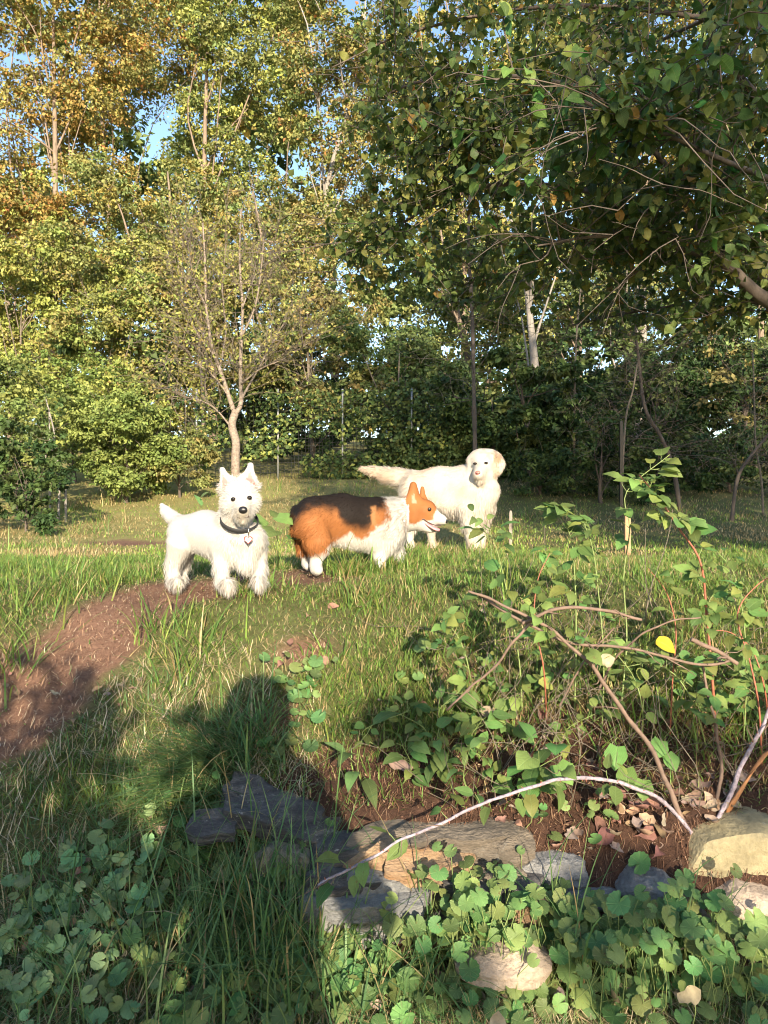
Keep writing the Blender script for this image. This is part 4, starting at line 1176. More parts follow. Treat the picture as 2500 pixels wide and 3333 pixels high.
for q, (x_, y0_, y1_, d_, lab) in enumerate(((1830, 1240, 1590, 11.2, 'dark bush filling the gap behind the twiggy shrub'), (2020, 1180, 1590, 11.6, 'dark bush behind the black post'), (2230, 1120, 1590, 11.8, 'dark bush behind the leaning trunk'), (1450, 1180, 1590, 12.0, 'dark bush left of the slender straight trunk'), (2130, 1420, 1620, 8.9, 'low dark shrub at the foot of the leaning trunk'), (1760, 1480, 1625, 9.2, 'low dark shrub beside the white stake'))):
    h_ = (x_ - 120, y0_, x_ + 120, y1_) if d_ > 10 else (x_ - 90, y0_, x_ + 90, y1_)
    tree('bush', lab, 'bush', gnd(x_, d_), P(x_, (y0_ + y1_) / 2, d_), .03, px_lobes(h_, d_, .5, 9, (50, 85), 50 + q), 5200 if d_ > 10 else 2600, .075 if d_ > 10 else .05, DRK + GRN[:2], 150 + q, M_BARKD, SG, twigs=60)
# left hedge
HG = 'garden shrubs along the left of the lawn'
tree('shrub', 'arching green shrub with layered sprays left of the small bare tree', 'shrub', gnd(410, 8.6), P(400, 1400, 8.6), .03,
     px_lobes((230, 1270, 590, 1570), 8.6, .45, 13, (60, 95), 31, .55), 21052, .044, [(0.17, 0.215, 0.06), (0.21, 0.25, 0.07), (0.13, 0.18, 0.05)], 131, M_BARKD, HG, twigs=90, droop=.2)
tree('shrub', 'lower loose shrub with dry tips right of the arching shrub', 'shrub', gnd(590, 9.0), P(590, 1480, 9.0), .022,
     px_lobes((500, 1380, 690, 1560), 9.0, .35, 7, (40, 65), 32, .6), 6192, .040, [(0.17, 0.19, 0.06), (0.22, 0.20, 0.07), (0.12, 0.15, 0.05)], 132, M_BARKD, HG, twigs=90)
tree('shrub', 'green shrub with yellow sprays behind the arching shrub', 'shrub', gnd(250, 10.2), P(240, 1280, 10.2), .03,
     px_lobes((60, 1170, 480, 1450), 10.2, .5, 12, (65, 100), 33), 13622, .053, [(0.19, 0.235, 0.06), (0.25, 0.27, 0.07), (0.13, 0.185, 0.05)], 133, M_BARKD, HG, twigs=80)
tree('shrub', 'tall shrub at the left edge behind the pale saplings', 'shrub', gnd(60, 8.0), P(50, 1300, 8.0), .03,
     px_lobes((-170, 1180, 190, 1560), 8.0, .4, 12, (65, 100), 34), 9907, .048, [(0.15, 0.19, 0.055), (0.20, 0.22, 0.065), (0.11, 0.15, 0.045)], 134, M_BARKD, HG, twigs=80)
tree('shrub', 'dark low shrub in shade at the left edge', 'shrub', gnd(90, 6.6), P(80, 1560, 6.6), .018,
     px_lobes((-160, 1390, 240, 1690), 6.6, .3, 15, (55, 85), 35), 5201, .048, DRK + GRN[:1], 135, M_BARKD, HG)
for k, (pts, lab) in enumerate((([(215, 1690), (210, 1560), (180, 1480), (175, 1400), (150, 1300)], 'pale sapling stem nearest the lawn at left'), ([(190, 1650), (192, 1550), (165, 1450), (160, 1330)], 'middle pale sapling stem at left'), ([(164, 1640), (160, 1560), (150, 1500), (145, 1380)], 'pale sapling stem deepest in the left shrubs'))):
    d_ = 7.2 + 0.2 * k
    b0 = gnd(pts[0][0], d_)
    e = empty('sapling', b0, lab, 'sapling', 'pale saplings at the left')
    pp = spline([b0 - [0, 0, .03]] + [P(a, b_, d_) for a, b_ in pts[1:]], 18)
    kid('stem', e, *tube(pp, np.linspace(.013, .006, 18), 6), M_BARKG)
    rr = np.random.default_rng(k)
    for q in (8, 11, 13, 15, 17):
        v = norm(rr.normal(size=3) + [0, 0, .5]) * .22
        kid('twig', e, *tube(bend(pp[q], pp[q] + v, 5, .05, rr), np.linspace(.003, .0015, 5), 5), M_TWIG)
    V, F, C = leafy([(pp[-1], np.array([.16, .16, .12])), (pp[12], np.array([.14, .14, .1]))], 130, .05, GRN + LIM[:1], 300 + k, 8)
    kid('crown', e, V, F, M_TREELEAF, C)

# trees with visible slender trunks on the right
def trunk_tree(pts, d, rad, bark, label, seed, tw=60, crown=None, cat='tree'):
    r = np.random.default_rng(seed)
    b0 = gnd(pts[0][0], d)
    e = empty('slender_tree', b0, label, cat, 'slender trunks at the right')
    pp = spline([b0 - [0, 0, .05]] + [P(a, b_, d) for a, b_ in pts[1:]], 22)
    V, F = tube(pp, np.linspace(rad, rad * .55, 22) * (1 + .08 * r.normal(size=22)), 9)
    kid('trunk', e, V, F, bark)
    tws = []
    for k in range(tw):
        s0 = pp[r.integers(6, 22)]
        v = norm(r.normal(size=3) * [1, .8, .5] + [0, 0, .35]) * r.uniform(.3, 1.0)
        p1 = bend(s0, s0 + v, 5, .07, r)
        tws.append(tube(p1, np.linspace(rad * .16, rad * .05, 5), 4, False))
        for q in range(3):
            s1 = p1[r.integers(1, 5)]; v1 = norm(v + r.normal(size=3) * .6) * r.uniform(.15, .45)
            tws.append(tube(bend(s1, s1 + v1, 4, .06, r), np.linspace(rad * .07, rad * .03, 4), 3, False))
    kid('twigs', e, *join(tws), M_TWIG if bark is not M_BARKD else M_BARKD, kind='stuff')
    if crown:
        V, F, C = leafy(px_lobes(*crown[:5], seed), crown[5], crown[6], crown[7], seed); kid('crown', e, V, F, M_TREELEAF, C)
    return e
trunk_tree([(1548, 1620), (1546, 1440), (1543, 1300), (1540, 1150), (1535, 980), (1525, 800), (1530, 600)], 7.6, .026, M_BARKD, 'dark slender straight trunk rising behind the cream dog', 41, 46, ((1400, 700, 1680, 1000), 7.6, .5, 6, (45, 75), 1800, .06, GRN + OLI))
trunk_tree([(2215, 1620), (2190, 1520), (2150, 1420), (2100, 1330), (2080, 1180), (2060, 1000)], 8.2, .026, M_BARKD, 'leaning dark trunk at right behind the bramble', 42, 70, ((2020, 950, 2250, 1200), 8.2, .5, 5, (45, 75), 1200, .06, GRN + DRK))
trunk_tree([(2380, 1640), (2400, 1560), (2440, 1490), (2510, 1400), (2600, 1250)], 7.4, .02, M_BARKD, 'thin trunk leaning right at the right edge', 43, 30)
trunk_tree([(2485, 1640), (2478, 1560), (2460, 1450), (2455, 1300), (2450, 1150)], 7.8, .012, M_TWIG, 'thin upright reddish sapling stem at the right edge', 44, 30)
trunk_tree([(2020, 1470), (2035, 1380), (2060, 1270), (2075, 1180)], 8.0, .014, M_TWIG, 'pale sunlit sapling stem above the black stake', 45, 20)
trunk_tree([(1868, 1560), (1870, 1330), (1872, 1200), (1880, 1040), (1895, 900)], 9.4, .016, M_TWIG, 'thin pinkish sapling stem under the overhanging leaves', 46, 34)

# small bare fruit tree on the lawn
r = np.random.default_rng(77)
bd = 9.6
b0 = gnd(768, bd)
bare = empty('small_bare_tree', b0, 'small nearly bare tree with forked pale trunk standing on the lawn', 'tree')
tp = spline([b0 - [0, 0, .1], P(766, 1500, bd), P(768, 1440, bd), P(755, 1385, bd), P(765, 1345, bd)], 16)
kid('trunk', bare, *tube(tp, np.linspace(.06, .05, 16), 10), M_CHERRY)
LIMBS = [([(765, 1350), (745, 1290), (715, 1200), (690, 1130), (672, 1000), (668, 860), (660, 720)], .035, 0),
         ([(765, 1350), (785, 1310), (783, 1230), (785, 1120), (790, 1000), (780, 850), (785, 680)], .036, .05),
         ([(752, 1390), (700, 1330), (640, 1300), (560, 1290)], .014, -.15),
         ([(745, 1290), (700, 1230), (640, 1180), (590, 1120)], .015, -.2),
         ([(785, 1300), (830, 1220), (880, 1130), (930, 1040)], .018, .2),
         ([(785, 1250), (850, 1200), (920, 1170), (1000, 1120)], .014, -.2),
         ([(700, 1160), (640, 1080), (600, 980), (580, 860)], .015, .25),
         ([(785, 1100), (830, 1000), (850, 880), (860, 760)], .016, -.2),
         ([(715, 1200), (735, 1080), (725, 950), (735, 800)], .014, .3),
         ([(672, 1000), (630, 900), (610, 790)], .011, .1), ([(790, 1000), (830, 900), (900, 830)], .011, .3)]
tws = []; tips = []
for pts, rad, dd in LIMBS:
    n_ = len(pts)
    lp = spline([P(a, b_, bd + dd * (q / (n_ - 1)) * 2) for q, (a, b_) in enumerate(pts)], 18)
    kid('limb', bare, *tube(lp, np.linspace(rad * .95, rad * .26, 18), 7), M_CHERRY)
    for k in range(26):
        q = r.integers(4, 18); s0 = lp[q]
        t_ = norm(lp[min(q + 1, 17)] - lp[q - 1])
        v = norm(t_ * .6 + r.normal(size=3) * .55 + [0, 0, .25]) * r.uniform(.3, .85)
        p1 = bend(s0, s0 + v, 6, .03, r, .03)
        tws.append(tube(p1, np.linspace(.0055, .0022, 6), 4, False)); tips.append(p1[-1])
        for w_ in range(4):
            s1 = p1[r.integers(2, 6)]; v1 = norm(v + r.normal(size=3) * .45) * r.uniform(.12, .4)
            p2 = bend(s1, s1 + v1, 4, .03, r); tws.append(tube(p2, np.linspace(.0035, .0014, 4), 3, False)); tips.append(p2[-1])
kid('twigs', bare, *join(tws), M_TWIG, kind='stuff')
tips = np.array(tips)
n_ = 4200
k = r.integers(0, len(tips), n_); pos = tips[k] + r.normal(size=(n_, 3)) * .07
nr = norm(r.normal(size=(n_, 3)) + [0, -.3, .6]); ax = norm(np.cross(nr, r.normal(size=(n_, 3))))
V, F, C = leaves_mesh(pos, ax, nr, .045 + .02 * r.random(n_), .022 + .01 * r.random(n_), pal(LIM + BRN, n_, r))
kid('sparse_leaves', bare, V, F, M_TREELEAF, C, kind='stuff')

# ------------------------------------------------------------------ overhanging tree, top right
def ovate(n=5, wid=0.62, heart_=0.0, cup=0.12, fold=0.18, serr=0.0, curl=0.1):
    """one leaf, unit length along +x, midrib fold; returns V, F, UV"""
    u = np.linspace(0, 1, n + 1)
    hw = wid * 0.5 * np.sin(np.pi * np.clip(u, 0, 1) ** 0.72) ** 0.9
    hw[0] = 0.0 if heart_ == 0 else 0.05; hw[-1] = 0
    if serr:
        hw[1:-1] *= 1 + serr * np.where(np.arange(1, n) % 2, 1, -1)
    xb = u - heart_ * np.where(np.arange(n + 1) == 1, 1.0, 0) * 0.18
    zc = -cup * u ** 2 + curl * np.sin(u * 3.1)
    Lf = np.stack([xb, hw, zc + fold * hw], -1); Rt = np.stack([xb, -hw, zc + fold * hw], -1); Md = np.stack([u, 0 * u, zc], -1)
    V = np.concatenate([Md, Lf, Rt])
    F = []
    for q in range(n):
        a, b_, c, d = q, q + 1, n + 1 + q, n + 2 + q
        F += [(a, b_, d), (a, d, c)]
        c2, d2 = 2 * n + 2 + q, 2 * n + 3 + q
        F += [(a, d2, b_), (a, c2, d2)]
    UV = np.concatenate([np.stack([u, 0 * u], -1), np.stack([u, hw / wid * 2], -1), np.stack([u, -hw / wid * 2], -1)])
    return V, np.array(F), UV

def place_many(V0, F0, UV0, pos, ax, nr, size, C):
    side = norm(np.cross(nr, ax)); nr = np.cross(ax, side)
    M = np.stack([ax, side, nr], 1) * size[:, None, None]
    V = np.einsum('vk,nkj->nvj', V0, M) + pos[:, None]
    F = F0[None] + (np.arange(len(pos)) * len(V0))[:, None, None]
    return V.reshape(-1, 3), F.reshape(-1, 3), np.repeat(C, len(V0), 0), np.tile(UV0, (len(pos), 1))

def set_frame(o, pos, ax, nr, s):
    """put an object at pos with +x along ax and +z along nr"""
    ax = norm(np.array(ax, float)); nr = np.array(nr, float); sd = norm(np.cross(nr, ax)); nr = np.cross(ax, sd)
    from mathutils import Matrix
    m = Matrix(((ax[0], sd[0], nr[0]), (ax[1], sd[1], nr[1]), (ax[2], sd[2], nr[2])))
    o.rotation_mode = 'QUATERNION'; o.rotation_quaternion = m.to_quaternion()
    o.location = [float(c) for c in pos]; o.scale = (s, s, s)

r = np.random.default_rng(5)
tb = np.array([4.6, 4.2, float(T(4.6, 4.2))])
over = empty('overhanging_tree', tb, 'leafy tree leaning in from the top right with shaded heart-shaped leaves', 'tree')
kid('trunk', over, *tube(bend(tb - [0, 0, .2], [4.4, 4.0, 7.5], 12, .01, r), np.linspace(.2, .1, 12), 12), M_BARKD)
OL = [([(3450, 1250, 4.2), (2700, 1070, 4.0), (2490, 975, 3.9), (2365, 862, 3.8), (2300, 795, 3.8), (2250, 700, 3.8), (2180, 560, 3.7), (2060, 420, 3.5), (1900, 330, 3.4)], .045),
      ([(3300, 700, 4.2), (2700, 500, 3.8), (2450, 300, 3.6), (2330, 120, 3.5), (2250, -60, 3.4)], .035),
      ([(2700, 1060, 4.2), (2480, 905, 4.3), (2200, 860, 4.4), (1950, 830, 4.5), (1700, 880, 4.6), (1500, 930, 4.7)], .020),
      ([(3000, 560, 4.5), (2500, 420, 4.5), (2100, 330, 4.4), (1700, 250, 4.3), (1400, 260, 4.3), (1200, 330, 4.4)], .024),
      ([(2250, 700, 3.8), (2000, 640, 3.7), (1750, 600, 3.8), (1500, 620, 3.9), (1320, 720, 4.0), (1120, 830, 4.1)], .018),
      ([(2900, 200, 4.6), (2300, 60, 4.8), (1800, 20, 4.8), (1350, 100, 4.8), (1080, 220, 4.8)], .022),
      ([(2365, 862, 3.8), (2150, 790, 3.5), (1950, 770, 3.3), (1750, 800, 3.2)], .014),
      ([(2600, 620, 3.4), (2350, 520, 3.0), (2150, 430, 2.8), (1980, 380, 2.7)], .014),
      ([(2060, 420, 3.5), (1800, 420, 3.7), (1550, 430, 3.8), (1350, 520, 4.0)], .012),
      ([(2600, 1000, 4.6), (2350, 980, 4.8), (2100, 1010, 5.0), (1850, 1060, 5.2)], .014),
      ([(2300, 60, 4.8), (2050, 180, 5.4), (1800, 300, 5.8), (1600, 520, 6.0)], .014)]
spr = []
for pts, rad in OL:
    lp = spline([P(*q) for q in pts], 26)
    kid('limb', over, *tube(lp, np.linspace(rad, max(.004, rad * .16), 26), 7), M_BARKD)
    spr.append(lp)
tws = []; lpos = []; ldir = []
for lp in spr:
    for k in range(40):
        q = r.integers(3, 26); s0 = lp[q]
        if (s0[0] / s0[1] > 0.75): continue
        v = norm(r.normal(size=3) * [1, 1, .55] + [-.35, -.1, .05]) * r.uniform(.25, .75)
        p1 = bend(s0, s0 + v, 7, .04, r, .05)
        tws.append(tube(p1, np.linspace(.004, .0015, 7), 4, False))
        for w_ in range(22):
            a = p1[r.integers(1, 7)] + r.normal(size=3) * .02
            lpos.append(a); ldir.append(norm(v) * .35 + r.normal(size=3) * .5 + [0, 0, -.55])
        for w_ in range(2):
            s1 = p1[r.integers(2, 7)]; v1 = norm(v + r.normal(size=3) * .7) * r.uniform(.15, .45); p2 = bend(s1, s1 + v1, 5, .04, r)
            tws.append(tube(p2, np.linspace(.003, .0012, 5), 3, False))
            for w2 in range(11):
                lpos.append(p2[r.integers(1, 5)] + r.normal(size=3) * .015); ldir.append(norm(v1) * .4 + r.normal(size=3) * .5 + [0, 0, -.55])
kid('twigs', over, *join(tws), M_BARKD, kind='stuff')
lpos = np.array(lpos); ldir = norm(np.array(ldir))
px_, py_ = to_px(lpos)
low = np.interp(px_, [1000, 1150, 1400, 1700, 2100, 2500], [900, 930, 960, 1010, 1060, 1080])
left = np.interp(py_, [-100, 200, 500, 800, 950], [1130, 1190, 1170, 1080, 1040])
ok = clear_of_dogs(lpos) & (py_ < low + 60 * (r.random(len(px_)) - .5)) & (px_ > left + 140 * (r.random(len(px_)) - .5)) & (lpos[:, 1] > 2.0)
lpos, ldir = lpos[ok], ldir[ok]
nl = len(lpos)
lnr = norm(r.normal(size=(nl, 3)) * .7 + [0, -.2, .8]); lsz = .052 * (.6 + .7 * r.random(nl))
LC = pal([(0.045, 0.12, 0.03), (0.065, 0.15, 0.035), (0.10, 0.18, 0.04), (0.04, 0.10, 0.028), (0.16, 0.20, 0.045)], nl, r, .25)
yl = r.random(nl) < .02; LC[yl] = pal([(0.36, 0.29, 0.05)], int(yl.sum()), r)
OV = ovate(6, .72, 1.0, .12, .15)
vis = (np.abs(lpos[:, 0] / lpos[:, 1]) < .53) & (np.abs((lpos[:, 2] - EYE) / lpos[:, 1]) < .7)
score = np.where(vis, lsz / lpos[:, 1], 0)
big = np.argsort(-score)[:290]; rest = np.setdiff1d(np.arange(nl), big)
OV3 = ovate(3, .72, 0, .12, .15)
V, F, C, UV = place_many(*OV3, lpos[rest], ldir[rest], lnr[rest], lsz[rest], LC[rest])
kid('foliage', over, V, F, M_NEAR, C, UV=UV, kind='stuff')
ovm = []
for c in [(0.045, 0.12, 0.03), (0.07, 0.155, 0.035), (0.13, 0.19, 0.042)]:
    ovm.append(mesh('heart_leaf', OV[0], OV[1], np.tile(c, (len(OV[0]), 1)), True, OV[2])); ovm[-1].materials.append(M_NEAR)
for k in big:
    o = link('leaf', ovm[r.integers(0, 3)], None, over)
    set_frame(o, lpos[k] - tb, ldir[k], lnr[k], lsz[k])

# ------------------------------------------------------------------ what stands behind the viewer and throws shade
SHC = DRK + GRN
tree('shade_tree', 'big leafy tree behind the viewer shading the right side', 'tree', on(5.2, -6.5), [5.0, -6.3, 9.0], .22,
     [(np.array(c), np.array([1.5, 1.4, 1.2])) for c in ((4.6, -5.0, 5.7), (6.0, -5.0, 5.5), (7.4, -5.2, 5.7), (2.7, -5.0, 6.4), (3.4, -5.0, 6.0), (3.6, -5.5, 6.8), (5.0, -5.0, 6.4), (6.5, -5.5, 6.6), (4.2, -6.5, 8.6), (6.0, -6.0, 8.4), (2.2, -5.2, 8.0), (2.6, -5.8, 9.6), (7.8, -5.5, 7.4), (4.8, -4.8, 10.0))], 19000, .13, SHC, 401, M_BARK)
tree('shade_sapling', 'thin sapling behind the viewer dappling the bank and brambles', 'tree', on(1.9, -5.0), [1.9, -5.0, 3.2], .03,
     [(np.array(c), np.array([.26, .25, .16])) for c in ((1.35, -5.0, 3.28), (1.6, -5.0, 3.05), (2.0, -5.0, 3.2), (2.35, -5.0, 2.95), (1.75, -5.0, 2.7), (2.2, -5.0, 2.55), (1.4, -5.0, 2.5), (1.9, -5.0, 2.3), (2.35, -5.0, 2.3), (1.6, -5.0, 2.15), (2.1, -5.0, 2.05), (2.6, -5.0, 3.3), (1.2, -5.0, 3.0))], 1700, .11, SHC, 403, M_BARK)
tree('shade_shrub', 'rounded shrub behind the viewer shading the lower left', 'shrub', on(-.9, -2.1), [-.9, -2.1, 1.6], .04,
     [(np.array(c), np.array([.5, .45, .42])) for c in ((-1.7, -2.1, .9), (-1.1, -2.0, 1.1), (-.45, -2.1, 1.15), (-1.4, -2.2, 1.75), (-.8, -2.1, 1.85), (-2.3, -2.1, 1.5), (-.25, -2.2, 1.6), (-1.9, -2.3, 2.05), (-.5, -2.1, 2.0), (-1.1, -2.2, 2.1), (0.0, -2.2, 1.95))], 8000, .09, SHC, 402, M_BARK)

def skin(name, e, bones, mat, voxel=.02, k=.02):
    V, F, Nn = body_surface(bones, voxel, k)
    return kid(name, e, V, F, mat)
zf = float(T(.05, -.38))
def q3(x, y, z): return np.array([x, y, z + zf])
person = empty('person', q3(.05, -.38, 0), 'person in dark jacket behind the viewer taking the photograph', 'person')
pb = []
def bone(*pts):
    for a, b_ in zip(pts[:-1], pts[1:]): pb.append((q3(*a[:3]), a[3], q3(*b_[:3]), b_[3]))
bone((.05, -.40, .95, .15), (.05, -.40, 1.15, .14), (.05, -.38, 1.35, .15), (.05, -.37, 1.47, .07), (.05, -.35, 1.55, .06))
bone((.05, -.34, 1.60, .095), (.05, -.33, 1.67, .10))
for s in (-1, 1):
    bone((.05 + s * .09, -.40, .92, .10), (.05 + s * .11, -.38, .48, .065), (.05 + s * .11, -.40, .09, .045), (.05 + s * .12, -.28, .04, .04))
    bone((.05 + s * .17, -.38, 1.38, .065), (.05 + s * .25, -.27, 1.16, .05), (.05 + s * .10, -.10, 1.38, .035), (.02 + s * .05, -.07, 1.45, .03))
skin('body', person, pb, plain_mat('jacket', (0.05, 0.06, 0.08), .8))
pv, pf = sphere(q3(.05, -.35, 1.68), .112, 16, 10, (.95, 1.0, 1.0)); kid('hair', person, pv, pf, plain_mat('hair_brown', (0.06, 0.04, 0.03), .7))
# ------------------------------------------------------------------ grass and ground litter
def blades(base, head, L, Wd, lean, curl, C, segs=3):
    """ribbon blades rooted at base, heading angle, lean 0 upright .. 1 flat"""
    n = len(base)
    h = np.stack([np.cos(head), np.sin(head), 0 * head], -1); up = np.array([0, 0, 1.0])
    side = np.stack([-np.sin(head), np.cos(head), 0 * head], -1)
    rings = []
    ang0 = lean * (np.pi / 2)
    pos = base.copy()
    for q in range(segs + 1):
        s = q / segs
        if q < segs:
            hw = (Wd * (1 - s * s * 0.75) * 0.5)[:, None] * side
            rings += [pos - hw, pos + hw]
        else:
            rings += [pos]
        a = ang0 + curl * (s + 0.5 / segs)
        st = np.sin(a)[:, None] * h + np.cos(a)[:, None] * up
        pos = pos + st * (L / segs)[:, None]
    V = np.stack(rings, 1); nv = 2 * segs + 1
    FT = []
    for q in range(segs - 1):
        FT += [(2 * q, 2 * q + 1, 2 * q + 3), (2 * q, 2 * q + 3, 2 * q + 2)]
    FT += [(2 * segs - 2, 2 * segs - 1, 2 * segs)]
    F = ((np.arange(n) * nv)[:, None, None] + np.array(FT)[None]).reshape(-1, 3)
    return V.reshape(-1, 3), F, np.repeat(C, nv, 0)

def scatter(n, d0, d1, power, r, widen=0.62, extra=0.5):
    """points on the ground, denser nearby"""
    u = r.random(n)
    q = 1 - power
    d = d0 * (d1 / d0) ** u if abs(q) < 1e-6 else (d0 ** q + u * (d1 ** q - d0 ** q)) ** (1 / q)
    x = (r.random(n) * 2 - 1) * (widen * d + extra)
    return np.stack([x, d], -1)

GG = np.array([(0.13, 0.225, 0.05), (0.175, 0.265, 0.06), (0.10, 0.185, 0.042), (0.235, 0.285, 0.07)])
STRAW = np.array([(0.40, 0.31, 0.15), (0.32, 0.23, 0.11), (0.46, 0.37, 0.20)])
COOL = np.array([(0.105, 0.20, 0.075), (0.135, 0.235, 0.08), (0.085, 0.17, 0.062), (0.18, 0.25, 0.09)])  # bluish, lifted tone of the shaded slope put into the blade colours

def lawn(name, n, d0, d1, power, seed, Lr, Wr, straw, segs, label, cols=GG, keep=None, leanr=(0.1, 0.75)):
    r = np.random.default_rng(seed)
    p = scatter(n, d0, d1, power, r)
    pm = path_mask(p); bm = bed_mask(p)
    cl = fbm(p, 3.0, 3, 51)                     # clumps
    dens = (1 - 0.99 * smooth(-0.12, 0.1, pm)) * (1 - 0.86 * bm) * (0.78 + 0.4 * smooth(0.3, 0.62, cl))
    if keep is not None: dens = dens * keep(p)
    k = r.random(n) < dens
    p, cl = p[k], cl[k]; m = len(p)
    base = np.stack([p[:, 0], p[:, 1], T(p[:, 0], p[:, 1]) - 0.006], -1)
    L = r.uniform(*Lr, m) * (0.6 + 0.8 * smooth(0.3, 0.7, cl)) * (1 - 0.45 * smooth(-.5, 0.1, path_mask(p)))
    C = pal(cols, m, r, 0.3)
    dry = fbm(p, 1.6, 2, 61)
    s = r.random(m) < straw * (0.3 + 1.6 * smooth(0.35, 0.65, dry))
    C[s] = pal(STRAW, int(s.sum()), r, 0.3)
    V, F, C = blades(base, r.random(m) * 2 * np.pi, L, r.uniform(*Wr, m), r.uniform(*leanr, m) ** 1.2, r.uniform(0.2, 1.3, m), C, segs)
    link(name, mesh(name, V, F, C), M_GRASS, kind='stuff', label=label)

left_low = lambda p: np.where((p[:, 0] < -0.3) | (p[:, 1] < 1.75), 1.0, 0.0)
upper = lambda p: np.where((p[:, 1] > 2.0) | (p[:, 0] < -0.3), 1.0, 0.0)
lawn('lawn_grass', 155000, 2.0, 4.4, 1.3, 61, (.025, .062), (.0025, .0048), .13, 2, 'short sunlit lawn grass around the dogs', keep=upper)
lawn('lawn_grass', 78000, 4.4, 11.5, 1.0, 62, (.025, .055), (.004, .0085), .55, 2, 'lawn grass running back to the trees', GG * [1.35, 1.3, 1.2])
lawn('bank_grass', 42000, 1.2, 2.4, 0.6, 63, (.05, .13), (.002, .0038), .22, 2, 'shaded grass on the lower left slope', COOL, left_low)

# long rough grass
def tussock(name, spots, seed, label, cols=COOL, straw=.1):
    r = np.random.default_rng(seed); Bs, Hs, Ls, Ws, Le, Cu, Cs = [], [], [], [], [], [], []
    for px, py, n, spread, L0, L1, lean, hd in spots:
        c = G(px, py)
        p = c[:2] + r.normal(size=(n, 2)) * spread
        Bs.append(np.stack([p[:, 0], p[:, 1], T(p[:, 0], p[:, 1]) - .01], -1))
        Hs.append(r.random(n) * 6.28 if hd is None else hd + r.normal(size=n) * .45)
        Ls.append(r.uniform(L0, L1, n)); Ws.append(r.uniform(.0028, .0068, n)); Le.append(np.clip(lean + r.normal(size=n) * .14, 0, .95)); Cu.append(r.uniform(.2, 1.5, n))
        c_ = pal(cols, n, r, .3); s = r.random(n) < straw; c_[s] = pal(STRAW, int(s.sum()), r); Cs.append(c_)
    V, F, C = blades(np.concatenate(Bs), np.concatenate(Hs), np.concatenate(Ls), np.concatenate(Ws), np.concatenate(Le), np.concatenate(Cu), np.concatenate(Cs), 6)
    link(name, mesh(name, V, F, C), M_GRASS, kind='stuff', label=label)
TS = []
for px, py, n, sp, a, b_, le, hd in ((760, 2500, 260, .06, .14, .30, .55, 3.5), (700, 2560, 200, .06, .14, .30, .6, 3.5), (620, 2600, 160, .06, .12, .26, .6, 3.4),
    (820, 2430, 140, .05, .12, .24, .35, None), (780, 2470, 120, .07, .10, .22, .3, None)):
    TS.append((px, py, n, sp, a, b_, le, hd))
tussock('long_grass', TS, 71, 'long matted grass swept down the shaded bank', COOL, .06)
TS = [(850, 3000, 60, .05, .14, .30, .2, None), (760, 2960, 60, .05, .14, .28, .2, None), (700, 2860, 60, .05, .12, .26, .25, None), (930, 3010, 40, .05, .12, .26, .2, None)] + [(px, py, n, sp, .16, .40, .16, None) for px, py, n, sp in ((900, 3130, 110, .07), (820, 3180, 80, .07), (1000, 3200, 70, .06), (720, 3100, 60, .07), (680, 3280, 60, .08), (950, 3290, 70, .08), (560, 3190, 40, .08), (1120, 3260, 36, .06), (400, 3240, 40, .1))]
TS += [(px, py, n, .03, .22, .45, .08, None) for px, py, n in ((1420, 3200, 12), (1790, 3130, 10), (1900, 3260, 12), (2150, 3260, 8), (2330, 3200, 6), (1330, 3320, 12))]
TS += [(1150, 3180, 22, .05, .25, .45, .6, .3), (1000, 3100, 16, .05, .2, .4, .65, .1), (1560, 3280, 12, .06, .25, .4, .6, 3.0)]
tussock('tall_grass', TS, 72, 'tall green grass blades standing before the stone wall', COOL, .10)
TS = [(px, py, n, sp, .12, .24, .35, None) for px, py, n, sp in ((520, 2080, 60, .05), (600, 2180, 70, .06), (30, 2190, 60, .05), (80, 2020, 70, .1), (200, 1900, 90, .12), (120, 1790, 120, .2), (260, 1740, 90, .15), (340, 1700, 60, .12), (1650, 1960, 40, .05), (1580, 2050, 40, .05), (700, 2120, 40, .05), (1190, 1990, 40, .06), (1250, 1840, 150, .07), (1180, 1855, 120, .07), (1300, 1835, 120, .07), (1120, 1870, 60, .05), (1360, 1830, 60, .07), (860, 1925, 26, .03), (800, 1945, 26, .04))]
tussock('grass_tuft', TS, 73, 'longer tufts of grass along the path and lawn', GG, .2)
TS = [(px, py, 46, .09, .14, .32, .3, None) for px, py in ((100, 1690), (240, 1660), (360, 1640), (480, 1610), (900, 1600), (1020, 1600), (1130, 1610), (1700, 1690), (1790, 1680), (1880, 1690), (2080, 1690), (2200, 1680))]
tussock('margin_grass', TS, 74, 'taller pale grass along the edge of the shrubs', GG, .35)

TS = [(px, py, n, .05, .06, .12, .25, None) for px, py, n in ((1235, 1862, 260), (1290, 1855, 240), (1180, 1868, 200), (1340, 1846, 160), (1420, 1838, 90), (1130, 1874, 120), (880, 1915, 60), (830, 1925, 50), (770, 1935, 40))]
TS += [(px, py, n, .07, .06, .12, .25, None) for px, py, n in ((1330, 1802, 120), (1410, 1800, 120), (1540, 1806, 140), (1480, 1804, 100), (1600, 1806, 80))]
tussock('paw_grass', TS, 76, 'grass standing round the paws of the corgi and the cream dog', GG, .15)

